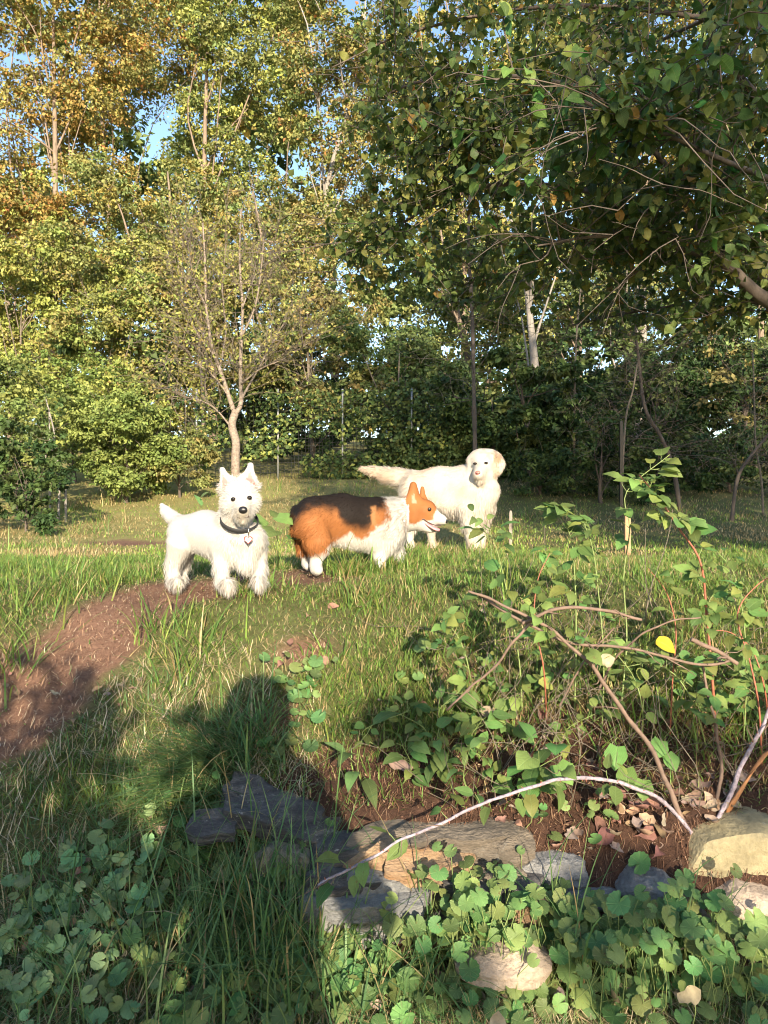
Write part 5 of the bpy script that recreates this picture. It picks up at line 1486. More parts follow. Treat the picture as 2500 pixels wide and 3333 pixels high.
# needles, straw and crumbs lying on the bare earth
r = np.random.default_rng(81)
def litter(name, p, Lr, Wr, cols, label, lift=.004, tilt=.12):
    n = len(p)
    h = r.random(n) * 2 * np.pi
    L = r.uniform(*Lr, n); w_ = r.uniform(*Wr, n)
    ax = np.stack([np.cos(h), np.sin(h), r.normal(size=n) * tilt], -1)
    a2 = p + .5 * L[:, None] * ax[:, :2]; a1 = p - .5 * L[:, None] * ax[:, :2]
    z1 = T(a1[:, 0], a1[:, 1]) + lift + np.abs(r.normal(size=n)) * .004; z2 = T(a2[:, 0], a2[:, 1]) + lift + np.abs(r.normal(size=n)) * .006
    A = np.column_stack([a1, z1]); B = np.column_stack([a2, z2]); Mi = (A + B) / 2 + np.column_stack([r.normal(size=(n, 2)) * L[:, None] * .08, np.full(n, .003)])
    sd = norm(np.cross(B - A, [0, 0, 1.0])) * w_[:, None] * .5
    V = np.stack([A - sd, A + sd, Mi - sd, Mi + sd, B], 1).reshape(-1, 3)
    F = ((np.arange(n) * 5)[:, None, None] + np.array([(0, 1, 3), (0, 3, 2), (2, 3, 4)])[None]).reshape(-1, 3)
    C = np.repeat(pal(cols, n, r, .35), 5, 0)
    link(name, mesh(name, V, F, C), M_LITTER, kind='stuff', label=label)
p = scatter(60000, 1.5, 4.2, 1.0, r); k = path_mask(p) > -.25
litter('path_litter', p[k][:7000], (.008, .035), (.0008, .0018), [(0.34, 0.20, 0.12), (0.46, 0.30, 0.18), (0.22, 0.12, 0.08), (0.5, 0.4, 0.28)], 'pine needles and straw strewn over the earth path')
p = scatter(60000, 1.75, 2.75, .5, r); k = bed_mask(p) > .3
litter('bed_litter', p[k][:11000], (.010, .035), (.0009, .0022), [(0.12, 0.062, 0.04), (0.17, 0.09, 0.055), (0.08, 0.045, 0.03), (0.24, 0.15, 0.10)], 'brown needle mulch covering the planting bed', .006, .3)
p = scatter(30000, 2.1, 4.6, 1.2, r); k = (path_mask(p) < -.1) & (bed_mask(p) < .5)
litter('lawn_thatch', p[k][:12000], (.015, .06), (.0012, .0028), [(0.34, 0.27, 0.13), (0.24, 0.2, 0.09), (0.42, 0.34, 0.18), (0.16, 0.16, 0.06)], 'dry straw thatch between the lawn blades', .008, .25)
p = scatter(26000, 1.2, 2.5, .5, r); k = ((p[:, 0] < -.2) | (p[:, 1] < 1.8)) & (path_mask(p) < -.1)
litter('bank_litter', p[k][:9000], (.03, .12), (.001, .0024), [(0.36, 0.29, 0.17), (0.28, 0.21, 0.13), (0.45, 0.38, 0.26)], 'dry straw lying through the lower grass', .012, .2)

def crumbs(name, p, sr, cols, label):
    n = len(p); s = r.uniform(*sr, n)[:, None, None]
    V0 = norm(r.normal(size=(n, 4, 3))) * s + np.column_stack([p, T(p[:, 0], p[:, 1]) + .002])[:, None]
    F = ((np.arange(n) * 4)[:, None, None] + np.array([(0, 1, 2), (0, 2, 3), (0, 3, 1), (1, 3, 2)])[None]).reshape(-1, 3)
    link(name, mesh(name, V0.reshape(-1, 3), F, np.repeat(pal(cols, n, r, .35), 4, 0)), M_LITTER, kind='stuff', label=label)
p = scatter(40000, 1.5, 4.0, 1.0, r); k = path_mask(p) > -.1
crumbs('path_crumbs', p[k][:7000], (.0012, .0045), [(0.20, 0.10, 0.066), (0.14, 0.075, 0.05), (0.28, 0.17, 0.11), (0.4, 0.3, 0.22)], 'crumbs of earth and grit on the path')
p = scatter(50000, 1.75, 2.7, .5, r); k = bed_mask(p) > .3
crumbs('bed_crumbs', p[k][:14000], (.0015, .007), [(0.09, 0.05, 0.034), (0.06, 0.035, 0.025), (0.16, 0.09, 0.06), (0.3, 0.2, 0.13)], 'crumbs of mulch in the bed')
# ------------------------------------------------------------------ near plants, brambles, fallen leaves
def round_leaf(n=57, lobes=7, cup=.24, notch=.8):
    th = np.linspace(-np.pi, np.pi, n, endpoint=False) + np.pi / n
    rr = 1 + .11 * np.abs(np.cos(lobes * th / 1.0)) ** .8 - .07
    back = np.exp(-((np.abs(th) - np.pi) / .17) ** 2)
    rr = rr * (1 - notch * back)
    def ringp(s): return np.stack([s * rr * np.cos(th) * .5, s * rr * np.sin(th) * .5, cup * (s ** 2) * .5 * (0.8 + .25 * np.cos(2 * th + lobes)) + 0 * th], -1)
    V = np.concatenate([[[0, 0, 0]], ringp(.55), ringp(1.0)])
    F = [(0, 1 + j, 1 + (j + 1) % n) for j in range(n) if j != n - 1]
    for j in range(n - 1):
        a, b_, c, d = 1 + j, 1 + j + 1, 1 + n + j, 1 + n + j + 1
        F += [(a, c, d), (a, d, b_)]
    UV = V[:, :2] * 1.6 + [.5, 0]
    return V, np.array(F), UV

def leaf_data(nm, tpl, cols, mat):
    out = []
    for c in cols:
        m = mesh(nm, tpl[0], tpl[1], np.tile(c, (len(tpl[0]), 1)), True, tpl[2]); m.materials.append(mat); out.append(m)
    return out
RL, RL2 = round_leaf(), round_leaf(57, 6, -.14, .75)
IVY = leaf_data('ivy_leaf', RL, [(0.10, 0.19, 0.06), (0.13, 0.23, 0.07), (0.08, 0.16, 0.055)], M_IVY) + leaf_data('ivy_leaf', RL2, [(0.11, 0.20, 0.065), (0.15, 0.24, 0.075)], M_IVY)
IVY_SKYLIT = leaf_data('skylit_ivy_leaf', RL, [(0.17, 0.29, 0.12), (0.20, 0.32, 0.14), (0.13, 0.24, 0.10)], M_IVY) + leaf_data('skylit_ivy_leaf', RL2, [(0.18, 0.29, 0.13)], M_IVY)  # leaf greens lightened to stand in for sky light on the shaded patch
OVB = ovate(9, .68, .6, .16, .16, .05)
OVB2 = ovate(9, .60, 0, .05, .22, .06, -.05)
RASP = leaf_data('bramble_leaf', OVB, [(0.09, 0.17, 0.05), (0.12, 0.21, 0.06), (0.16, 0.23, 0.06)], M_NEAR) + leaf_data('bramble_leaf', OVB2, [(0.10, 0.19, 0.055), (0.14, 0.22, 0.06)], M_NEAR)
LANCE = leaf_data('lance_leaf', ovate(7, .36, 0, .12, .15), [(0.10, 0.18, 0.06), (0.13, 0.21, 0.07)], M_NEAR)
HEART = leaf_data('heart_leaf', ovate(9, .95, 1.0, .10, .12), [(0.10, 0.20, 0.06), (0.13, 0.24, 0.065)], M_NEAR)
GOLD = leaf_data('yellow_leaf', ovate(9, .7, .4, .25, .25), [(0.42, 0.29, 0.025)], M_NEAR)
M_STEMG = plain_mat('green_stem', (0.17, 0.22, 0.07), .6, nscale=60, vary=.3)
M_STEMR = plain_mat('red_stem', (0.30, 0.10, 0.06), .55, nscale=60, vary=.4)
M_CANE = plain_mat('bloomed_cane', (0.27, 0.225, 0.26), .85, nscale=90, vary=.6, bump=.5)
M_CANEB = plain_mat('brown_cane', (0.15, 0.10, 0.075), .8, nscale=50, vary=.35, bump=.2)

rp = np.random.default_rng(123)
def leaf_obj(parent, data, pos, ax, nr, s):
    o = link('leaf', data, None, parent)
    set_frame(o, np.asarray(pos) - np.array(parent.location), ax, nr, s)
    return o

def ivy(spots, label, group, size=(.032, .052), n=(9, 14), d=None, spread=(.075, .07), data=None):
    data = data or IVY
    e = None; st = []
    for q in spots:
        px, py = q[:2]; dd = q[2] if len(q) > 2 else d
        c = G(px, py) if dd is None else P(px, py, dd)
        gz = float(T(c[0], c[1]))
        if e is None: e = empty('ground_ivy', (c[0], c[1], gz), label, 'plant', 'patches of ground ivy')
        for k in range(int(rp.integers(*n) * 1.3)):
            o = rp.normal(size=2) * spread
            x, y = c[0] + o[0], c[1] + o[1] * .7
            base = np.array([x + rp.normal() * .02, y + .02, float(T(x, y))])
            z = max(base[2] + rp.uniform(.018, .07), c[2] + rp.normal() * .035 if dd is not None else -9)
            pos = np.array([x, y, z])
            nr = norm(np.array([rp.normal() * .35, -.55 + rp.normal() * .3, .8]))
            ax = norm(np.array([rp.normal(), -.6 + rp.normal() * .6, -.3]))
            ax = norm(ax - nr * (ax @ nr))
            leaf_obj(e, data[rp.integers(0, len(data))], pos, ax, nr, size[0] * .62 + (size[1] - size[0] * .62) * rp.random() ** 1.2)
            st.append(tube(bend(base, pos, 4, .06, rp), .0011, 4, False))
    kid('stems', e, *join(st), M_STEMG, kind='stuff')

ivy([(70, 3010), (60, 3110), (180, 2980), (260, 2900), (330, 2930), (400, 2960), (300, 3050), (390, 3060), (180, 3080), (120, 3190), (340, 3200), (50, 3270), (190, 3310), (300, 3290)], 'round-leaved ground ivy creeping in the shaded lower left, leaves lightened for sky light', 'ground ivy in the lower left', (.03, .05), data=IVY_SKYLIT)
ivy([(470, 2640), (620, 2720), (680, 2690), (560, 2600)], 'few round ivy leaves left of the slate slab', 'ground ivy by the slate', (.026, .04), (3, 6), None, (.05, .05))
ivy([(560, 3060), (640, 3030), (720, 3190), (800, 3250), (640, 3230), (900, 3120), (990, 3060), (1050, 3220), (950, 3230), (860, 3310), (1100, 3310), (700, 3320), (560, 3320), (1150, 3150), (1240, 3220), (1230, 3310)], 'dark round-leaved ground ivy among the long grass below the wall', 'ground ivy below the wall in shade', (.036, .058))
ivy([(1480, 2900, 1.74), (1600, 2860, 1.76), (1540, 2930, 1.74), (1700, 2960, 1.74), (1450, 3000, 1.72), (1520, 3060, 1.70), (1610, 3060, 1.70), (1400, 3040, 1.70), (1560, 2960, 1.74), (1660, 2900, 1.76), (1640, 3030, 1.7), (1760, 3040, 1.70)], 'sunlit round-leaved ground ivy covering the wall stones', 'ground ivy on the wall', (.032, .05), (8, 13))
ivy([(1810, 3060, 1.70), (1900, 2960, 1.74), (2010, 2990, 1.72), (2100, 2960, 1.73), (2000, 3080, 1.68), (2130, 3060, 1.68), (2230, 2960, 1.73), (2330, 2960, 1.72), (2420, 3020, 1.7), (2260, 3080, 1.67), (2380, 3110, 1.66), (1920, 3080, 1.68), (2480, 3090, 1.66)], 'broad green ground ivy spilling over the wall foot at right', 'ground ivy at the right', (.034, .058), (11, 16))
ivy([(1350, 3270), (1480, 3290), (1640, 3270), (1740, 3310), (1850, 3250), (1960, 3200), (2060, 3270), (2180, 3230), (2300, 3310), (2430, 3240), (2250, 3170), (2480, 3180), (1880, 3170), (1560, 3330), (2090, 3170)], 'ground ivy in the bottom right foreground', 'ground ivy at the bottom right', (.034, .056))
ivy([(820, 2960), (900, 2975), (760, 2900), (690, 2820), (960, 2990), (1060, 3110), (1180, 3120), (640, 2840)], 'round-leaved ground ivy climbing round the pale stone', 'x', (.03, .05), (6, 10))
ivy([(1730, 2690), (1790, 2710), (1850, 2690), (1900, 2660), (1960, 2680)], 'small bright ivy sprig above the tan capstone', 'ivy sprigs above the wall', (.03, .045), (2, 4), None, (.03, .03))
ivy([(970, 2210), (940, 2290), (990, 2330), (1040, 2220), (960, 2400), (900, 2250), (930, 2480), (1320, 2240), (1380, 2160)], 'low broad-leaved weed in the sunny bank grass', 'broad weeds on the bank', (.03, .05), (4, 8), None, (.035, .03))

def leafy_stem(name, label, pts, rad, mat, leaves, size, data, seed, group=None, cat='plant', drop=None, tri=False, up=.5):
    """stem through world points with leaves along it. leaves: list of curve parameters or a count"""
    r = np.random.default_rng(seed)
    pts = np.array(pts); e = empty(name, pts[0], label, cat, group)
    lp = spline(pts, 26) if len(pts) > 2 else bend(pts[0], pts[1], 10, .03, r)
    kid('stem', e, *tube(lp, np.linspace(rad, rad * .4, len(lp)), 6), mat)
    add_leaves(e, lp, leaves, size, data, r, mat, rad, tri, up)
    return e, lp

def add_leaves(e, lp, leaves, size, data, r, mat, rad, tri=False, up=.5):
    ts = list(leaves) if isinstance(leaves, (list, tuple)) else list(np.linspace(.3, 1, leaves))
    if data is RASP: ts = sorted(ts + [t_ + r.uniform(-.06, .06) for t_ in ts]); ts = [min(max(t_, .02), 1.0) for t_ in ts]; size = (size[0] * .62, size[1] * .8)
    st = []
    for q, t_ in enumerate(ts):
        i_ = min(int(t_ * (len(lp) - 1)), len(lp) - 2); p0 = lp[i_]; tn = norm(lp[i_ + 1] - lp[i_])
        out = norm(np.cross(tn, r.normal(size=3))); out = norm(out + tn * .4 + [0, -.25, 0])
        s = r.uniform(*size)
        p1 = p0 + out * s * .45 + [0, 0, .2 * s]
        st.append(tube(bend(p0, p1, 4, .03, r), rad * .35, 4, False))
        fan = ((0, 1.0), (1.1, .8), (-1.1, .8)) if tri else ((0, 1.0),)
        nr = norm(np.array([r.normal() * .35, -.35 + r.normal() * .25, .75]))
        sd = norm(np.cross(nr, out))
        for a, k in fan:
            ax = norm(out * math.cos(a) + sd * math.sin(a) - np.array([0, 0, .25]))
            ax = norm(ax - nr * (ax @ nr) * .9)
            leaf_obj(e, data[r.integers(0, len(data))], p1 + ax * .004, ax, norm(nr + r.normal(size=3) * .15), s * k)
    if st: kid('petioles', e, *join(st), M_STEMG, kind='stuff')

def PP(*q): return [P(*a) for a in q]

# arching bramble canes at the right
b0 = G(2300, 2745)
bram = empty('bramble', b0, 'arching bramble with pale purple-bloomed canes rooted by the yellow boulder', 'plant')
def cane(pts, r0, r1, mat, n=40, thorns=0, seed=0):
    n = n * 3; lp = spline(pts, n); r = np.random.default_rng(seed)
    ln = np.concatenate([[0], np.cumsum(np.linalg.norm(np.diff(lp, axis=0), axis=1))])
    node = np.abs(((ln / .055 + seed * .37) % 1) - .5) * 2                      # 1 at a node
    lp = lp + (np.stack([vnoise(np.stack([ln * 16, ln * 0 + seed], -1), 1, q) for q in (1, 2, 3)], -1) - .5) * .014 * smooth(0, .1, ln)[:, None]
    rad = np.linspace(r0, r1, n) * (1 + .10 * r.normal(size=n).cumsum() * 0 + .07 * r.normal(size=n) + .35 * np.clip(node - .8, 0, 1) * 5 * .4)
    o = kid('cane', bram, *tube(lp, rad, 8), mat)
    st = []
    for k in range(int(ln[-1] / .11)):
        i_ = r.integers(n // 4, n - 2); v = norm(norm(lp[i_ + 1] - lp[i_]) * .8 + r.normal(size=3) * .7) * r.uniform(.03, .12)
        st.append(tube(bend(lp[i_], lp[i_] + v, 6, .08, r), np.linspace(r1 * .55, r1 * .2, 6), 5, False))
    if st: kid('side_twigs', o, *join(st), M_CANEB, kind='stuff')
    if thorns:
        tv = []
        for k in range(thorns):
            i_ = r.integers(1, n - 1); d_ = norm(r.normal(size=3) - np.array([0, 0, .2])) * .010
            tv.append(tube(np.array([lp[i_], lp[i_] + d_ * .6, lp[i_] + d_]), [.0022, .0012, .0003], 4, False))
        kid('thorns', o, *join(tv), M_STEMR, kind='stuff')
    return lp
b1 = np.array([b0[0] - .01, b0[1], b0[2] - .02])
c1 = cane([b1] + PP((2180, 2622, 1.98), (2050, 2555, 1.94), (1900, 2532, 1.90), (1750, 2555, 1.85), (1600, 2610, 1.80), (1400, 2695, 1.75), (1200, 2795, 1.72), (1030, 2885, 1.70)), .0058, .0028, M_CANE, 48, 60, 1)
c2 = cane([b1 + [-.01, .03, 0]] + PP((2130, 2470, 2.0), (2000, 2270, 2.0), (1880, 2120, 2.0), (1720, 2010, 2.0), (1530, 1925, 2.0)), .0075, .0035, M_CANEB, 40, 0, 2)
cane(PP((1730, 2020, 2.0), (1680, 2080, 2.0), (1600, 2180, 2.03), (1455, 2315, 2.06)), .0042, .003, M_CANEB, 20, 0, 3)
cane(PP((1700, 2030, 2.0), (1800, 1985, 1.98), (1920, 1978, 1.97), (2090, 2012, 1.97)), .005, .004, M_CANEB, 24, 0, 4)
cane([b1 + [.02, .02, 0]] + PP((2420, 2480, 2.04), (2470, 2380, 2.04), (2560, 2200, 2.05)), .0066, .005, M_CANE, 24, 16, 5)
c3 = cane([b1 + [.015, .05, 0]] + PP((2350, 2540, 2.05), (2335, 2400, 2.06), (2308, 2280, 2.07), (2290, 2150, 2.08)), .006, .003, M_CANEB, 24, 0, 6)
cane(PP((1950, 2240, 2.1), (2020, 2120, 2.05), (2130, 2040, 2.0), (2280, 2010, 1.98)), .0035, .0022, M_CANEB, 22, 0, 7)
cane(PP((1560, 1935, 2.02), (1700, 2025, 2.03), (1850, 2090, 2.04), (2060, 2110, 2.02), (2260, 2160, 2.0), (2390, 2150, 2.0)), .0045, .0035, M_CANEB, 30, 0, 8)
cane(PP((1820, 2300, 2.12), (1900, 2150, 2.08), (2000, 2040, 2.05)), .003, .002, M_CANEB, 16, 0, 9)
cane(PP((2250, 2080, 2.0), (2330, 2120, 2.0), (2400, 2160, 2.0)), .0065, .006, M_CANEB, 10, 0, 10)
rr = np.random.default_rng(9)
add_leaves(bram, c1[26:], [.1, .16, .3, .42, .55, .6, .74, .86, .95], (.06, .085), RASP, rr, M_STEMG, .003)
add_leaves(bram, c3, [.62, .75, .85, .93, 1.0], (.055, .075), RASP, rr, M_STEMG, .003, True)
add_leaves(bram, c2, [.45, .5, .57, .63, .7, .78, .86, .93], (.05, .075), RASP, rr, M_STEMG, .002)

# red-stemmed upright bramble with serrated leaves
leafy_stem('bramble', 'upright red-stemmed bramble shoot with pale toothed leaves at right', [G(2330, 2420), *PP((2320, 2230, 2.15), (2300, 2000, 2.15), (2280, 1830, 2.13), (2210, 1720, 2.12), (2150, 1630, 2.12), (2080, 1545, 2.12))], .0045, M_STEMR, [.32, .38, .46, .52, .6, .66, .72, .8, .86, .9, .95, 1.0], (.05, .085), RASP, 21, 'bramble shoots', tri=True)
leafy_stem('bramble', 'bramble shoot with broad drooping leaves in front of the cream dog', [G(1870, 2330), *PP((1875, 2100, 2.3), (1872, 1900, 2.3), (1855, 1740, 2.3), (1800, 1660, 2.3))], .003, M_STEMG, [.45, .55, .65, .74, .8, .87, .94, 1.0], (.07, .10), RASP, 22, 'bramble shoots', tri=True)
leafy_stem('bramble', 'leafy shoot with dark oval leaves left of the crossed canes', [G(1700, 2330), *PP((1690, 2150, 2.3), (1655, 1950, 2.3), (1620, 1800, 2.3), (1590, 1720, 2.3))], .0028, M_STEMG, [.4, .5, .6, .68, .76, .84, .92, 1.0], (.06, .085), RASP, 23, 'bramble shoots')
leafy_stem('bramble', 'spindly shoot with paired leaves behind the red-stemmed bramble', [G(2020, 2330), *PP((2040, 2080, 2.35), (2030, 1880, 2.35), (2050, 1720, 2.35), (2040, 1600, 2.35), (2180, 1480, 2.35))], .003, M_STEMG, [.55, .62, .7, .8, .86, .93, .97, 1.0], (.07, .1), RASP, 24, 'bramble shoots')
leafy_stem('bramble', 'bramble shoot with toothed leaves at the right edge', [G(2480, 2500), *PP((2470, 2300, 2.1), (2440, 2150, 2.1), (2400, 2000, 2.1), (2470, 1900, 2.1), (2560, 1860, 2.1))], .0032, M_STEMR, [.3, .4, .5, .58, .66, .75, .85, .95], (.055, .08), RASP, 25, 'bramble shoots', tri=True)
leafy_stem('bramble', 'low leafy shoot under the yellow leaf', [G(2090, 2420), *PP((2090, 2300, 2.1), (2060, 2200, 2.1), (2000, 2120, 2.1))], .0025, M_STEMG, [.3, .5, .65, .8, .95], (.05, .07), RASP, 26, 'bramble shoots')
for k, (px, py, pts, lab) in enumerate(((1960, 2380, [(1965, 2150), (1950, 1950), (1930, 1790), (1900, 1700)], 'thin bramble shoot rising between the crossed canes'), (2180, 2400, [(2190, 2200), (2200, 2050), (2170, 1930), (2110, 1850)], 'bramble shoot leaning left under the red stem'), (2420, 2420, [(2430, 2200), (2420, 2020), (2390, 1870), (2330, 1790)], 'tall bramble shoot in front of the right edge'), (1780, 2360, [(1770, 2180), (1740, 2020), (1750, 1890), (1790, 1800)], 'bramble shoot curving right above the crossed canes'), (2300, 2440, [(2260, 2300), (2200, 2200), (2120, 2160), (2040, 2170)], 'low bramble shoot trailing left over the bed'), (2500, 2380, [(2490, 2250), (2450, 2120), (2380, 2060), (2300, 2050)], 'bramble shoot arching in from the right edge'), (1540, 2340, [(1530, 2200), (1500, 2090), (1450, 2020)], 'short bramble shoot at the lawn side of the canes'))):
    leafy_stem('bramble', lab, [G(px, py), *[P(a, b_, 2.22 - .02 * k) for a, b_ in pts]], .0026, M_STEMR if k % 2 else M_STEMG, list(np.linspace(.3, 1, 6)), (.045, .07), RASP, 700 + k, 'bramble shoots', tri=k % 3 == 0)
# bed plants behind the wall
BP = [(1180, 2560, 5, 'sprig with pale yellowish leaves behind the slate slab', LANCE, (.07, .11)), (1310, 2560, 7, 'oval-leaved plant behind the tan capstone', RASP, (.055, .085)), (1420, 2540, 8, 'bushy leafed plant behind the pale cane', RASP, (.05, .08)),
      (1560, 2470, 9, 'thick oval-leaved plant in the middle of the bed', RASP, (.05, .08)), (1480, 2380, 7, 'leafy plant at the lawn edge of the bed', RASP, (.05, .075)), (1640, 2440, 7, 'leafy plant left of the heart-leaved plant', RASP, (.045, .07)),
      (1700, 2600, 8, 'dark broad-leaved plant beneath the arching cane', HEART, (.05, .075)), (1760, 2580, 6, 'dark heart-leaved plant beneath the arching cane top', HEART, (.06, .08)), (1680, 2330, 7, 'leafy plant below the forked brown cane', RASP, (.05, .075)),
      (1790, 2290, 8, 'plant with drooping toothed leaves under the crossed canes', RASP, (.06, .085)), (1920, 2360, 6, 'small plant right of the drooping leaves', RASP, (.04, .065)), (2150, 2420, 6, 'small plant beside the upright stem', LANCE, (.05, .075)),
      (2440, 2380, 7, 'plant with pale leaves at the right of the bed', RASP, (.05, .075)), (2400, 2240, 7, 'plant with toothed bright leaves near the right edge', RASP, (.06, .09)), (1560, 2620, 5, 'small bright sprig over the tan capstone', LANCE, (.04, .06))]
BP += [(1240, 2440, 5, 'small plant at the left end of the bed', RASP, (.04, .06)), (1370, 2440, 6, 'small oval-leaved plant in the left of the bed', RASP, (.04, .065)), (1600, 2560, 6, 'low plant just above the arching cane', RASP, (.04, .06)), (1860, 2440, 6, 'low plant left of the bright heart leaves', RASP, (.04, .06)),
       (2240, 2300, 7, 'leafy plant under the right end of the canes', RASP, (.045, .07)), (2000, 2240, 7, 'leafy plant in the tangle below the canes', RASP, (.045, .07)), (1580, 2270, 6, 'plant with toothed leaves beside the left cane end', RASP, (.04, .06)), (2340, 2380, 6, 'leafy plant behind the upright stem', RASP, (.04, .065)), (1870, 2200, 6, 'plant between the crossed canes', RASP, (.045, .065))]
for k, (px, py, n_, lab, dat, sz) in enumerate(BP):
    g0 = G(px, py); r = np.random.default_rng(600 + k)
    leafy_stem('bed_plant', lab, [g0, g0 + [r.normal() * .03, -.02, .06], g0 + [r.normal() * .06, -.05, .13]], .0022, M_STEMG, list(np.linspace(.15, 1, n_)), sz, dat, 600 + k, 'leafy plants in the bed')
e, lp = leafy_stem('heart_leaf_plant', 'bright heart-leaved plant above the top of the arching cane', [G(1950, 2520), *PP((1960, 2460, 2.08), (2010, 2400, 2.06))], .0025, M_STEMG, [], (.05, .08), HEART, 31)
for px, py, s, d_ in ((2010, 2430, .066, 2.04), (2040, 2500, .06, 2.03), (2095, 2540, .055, 2.02), (2150, 2410, .056, 2.06), (2170, 2455, .05, 2.05)):
    leaf_obj(e, HEART[1], P(px, py, d_), (-.2 + rp.normal() * .3, -.3, -.5), (rp.normal() * .2, -.8, .55), s)
# willow-like sprig with narrow leaves in the lawn, weeds by the path
leafy_stem('weed', 'narrow-leaved green weed by the cream dog\'s front paw', [G(1600, 1900), *PP((1600, 1800, 3.3), (1580, 1730, 3.3), (1540, 1690, 3.3))], .003, M_STEMG, 8, (.07, .1), LANCE, 41, 'weeds in the lawn')
leafy_stem('weed', 'broad-leaved weed between the terrier and the corgi', [G(905, 1850), *PP((905, 1800, 3.2), (900, 1740, 3.2), (885, 1710, 3.2))], .003, M_STEMG, 7, (.08, .12), HEART, 42, 'weeds in the lawn')
leafy_stem('weed', 'leafy shoot behind the terrier\'s back', [G(690, 1790), *PP((690, 1730, 4.2), (640, 1660, 4.2))], .003, M_STEMG, 6, (.07, .1), LANCE, 43, 'weeds in the lawn')
# dry stalks
for k, (a, b_, c, d_, lab) in enumerate(((1600, 2080, 1560, 1780, 'thin dry stalk leaning left in the sunny grass'), (1660, 2140, 1600, 1820, 'thin dry stalk crossing the brown cane tip'), (2100, 2040, 2190, 1660, 'pale dry stalk leaning right before the brown stake'), (2130, 2000, 2100, 1720, 'short dry stalk beside the red-stemmed bramble'), (1780, 1810, 1775, 1670, 'thin reddish dry stalk right of the white stake'), (2180, 2350, 2150, 2040, 'thin dry stalk under the yellow leaf'), (1720, 2350, 2000, 1870, 'long dry stalk leaning across the bramble'))):
    g0 = G(a, b_) if b_ < 2100 else G(a, b_)
    link('dry_stalk', mesh('dry_stalk', *tube(bend(g0, P(c, d_, g0[1] - .03), 9, .02, rp), np.linspace(.0022, .001, 9), 5)), M_TWIG, label=lab, cat='stalk', group='dry stalks')

# stakes, posts, netting
M_WHITEW = plain_mat('white_painted_wood', (0.25, 0.21, 0.18), .8, nscale=30, vary=.2)
M_BROWNW = plain_mat('weathered_wood', (0.33, 0.20, 0.11), .8, nscale=30, vary=.3, bump=.3)
M_BLACKP = plain_mat('black_coated_steel', (0.012, 0.012, 0.013), .45)
M_GREYP = plain_mat('galvanised_post', (0.34, 0.35, 0.35), .5, metal=.5, nscale=20)
def stake(px, ytop, d, w_, th, mat, label, name='wooden_stake', point=True):
    b_ = gnd(px, d); top = P(px, ytop, d)[2]
    lv = [(b_[2] - .06, .9), (b_[2] + .02, 1), (top - .02, 1), (top, .55 if point else .9)]
    V = np.array([[b_[0] + sx * w_ * s / 2, b_[1] + sy * th * s / 2, z] for z, s in lv for sx, sy in ((-1, -1), (1, -1), (1, 1), (-1, 1))])
    F = [(q * 4 + j, q * 4 + (j + 1) % 4, q * 4 + 4 + (j + 1) % 4, q * 4 + 4 + j) for q in range(3) for j in range(4)] + [(12, 13, 14, 15), (3, 2, 1, 0)]
    link(name, mesh(name, V, np.array(F), None, False), mat, label=label, cat='stake')
stake(1662, 1662, 5.6, .022, .02, M_WHITEW, 'short whitish wooden stake in the grass right of the cream dog')
stake(2042, 1655, 4.6, .034, .03, M_BROWNW, 'brown wooden stake beside the black post')
stake(2022, 1370, 7.6, .03, .03, M_BLACKP, 'tall thin black metal post behind the bramble', 'metal_post', False)
fd = 10.7
x0, x1 = (600 - CX) / FOC * fd, (1460 - CX) / FOC * fd
fence = empty('netting_fence', on((x0 + x1) / 2, fd), 'black garden netting fence on thin posts behind the lawn', 'fence')
xs = np.arange(x0, x1, .05); parts = []
for x in xs:
    b_ = float(T(x, fd)); parts.append(tube(np.array([[x, fd, b_ - .02], [x + rp.normal() * .006, fd + rp.normal() * .01, b_ + .6], [x, fd, b_ + 1.15]]), .0032, 3, False))
for h in np.arange(.03, 1.16, .05):
    xx = np.linspace(x0, x1, 24); parts.append(tube(np.stack([xx, np.full(24, fd - .003), T(xx, fd) + h + .008 * np.sin(xx * 3 + h)], -1), .0032, 3, False))
kid('netting', fence, *join(parts), M_BLACKP, kind='stuff')
for px in (640, 905, 1115, 1340):
    b_ = gnd(px, fd - .03); kid('post', fence, *tube(np.array([b_ - [0, 0, .1], b_ + [0, 0, .7], b_ + [0, 0, 1.3]]), .014, 8), M_GREYP)
r = np.random.default_rng(44)
n_ = 5200
xx = r.uniform(x0 + .2, x1 + .6, n_); hh = r.random(n_) ** 1.3 * 1.25
pos = np.stack([xx, fd - .06 + r.normal(size=n_) * .05, T(xx, np.full(n_, fd)) + hh], -1)
k = fbm(pos[:, [0, 2]], 2.2, 3, 8) + .12 * (xx > -.2) > .47; pos = pos[k]; n_ = len(pos)
nr = norm(r.normal(size=(n_, 3)) * .5 + [0, -.8, .6]); ax = norm(np.cross(nr, r.normal(size=(n_, 3)) + [1, 0, 0]))
V, F, C = leaves_mesh(pos, ax, nr, .05 + .035 * r.random(n_), .04 + .03 * r.random(n_), pal(GRN + LIM[:1], n_, r))
link('fence_vine', mesh('fence_vine', V, F, C), M_TREELEAF, kind='stuff', label='ivy climbing the netting fence')

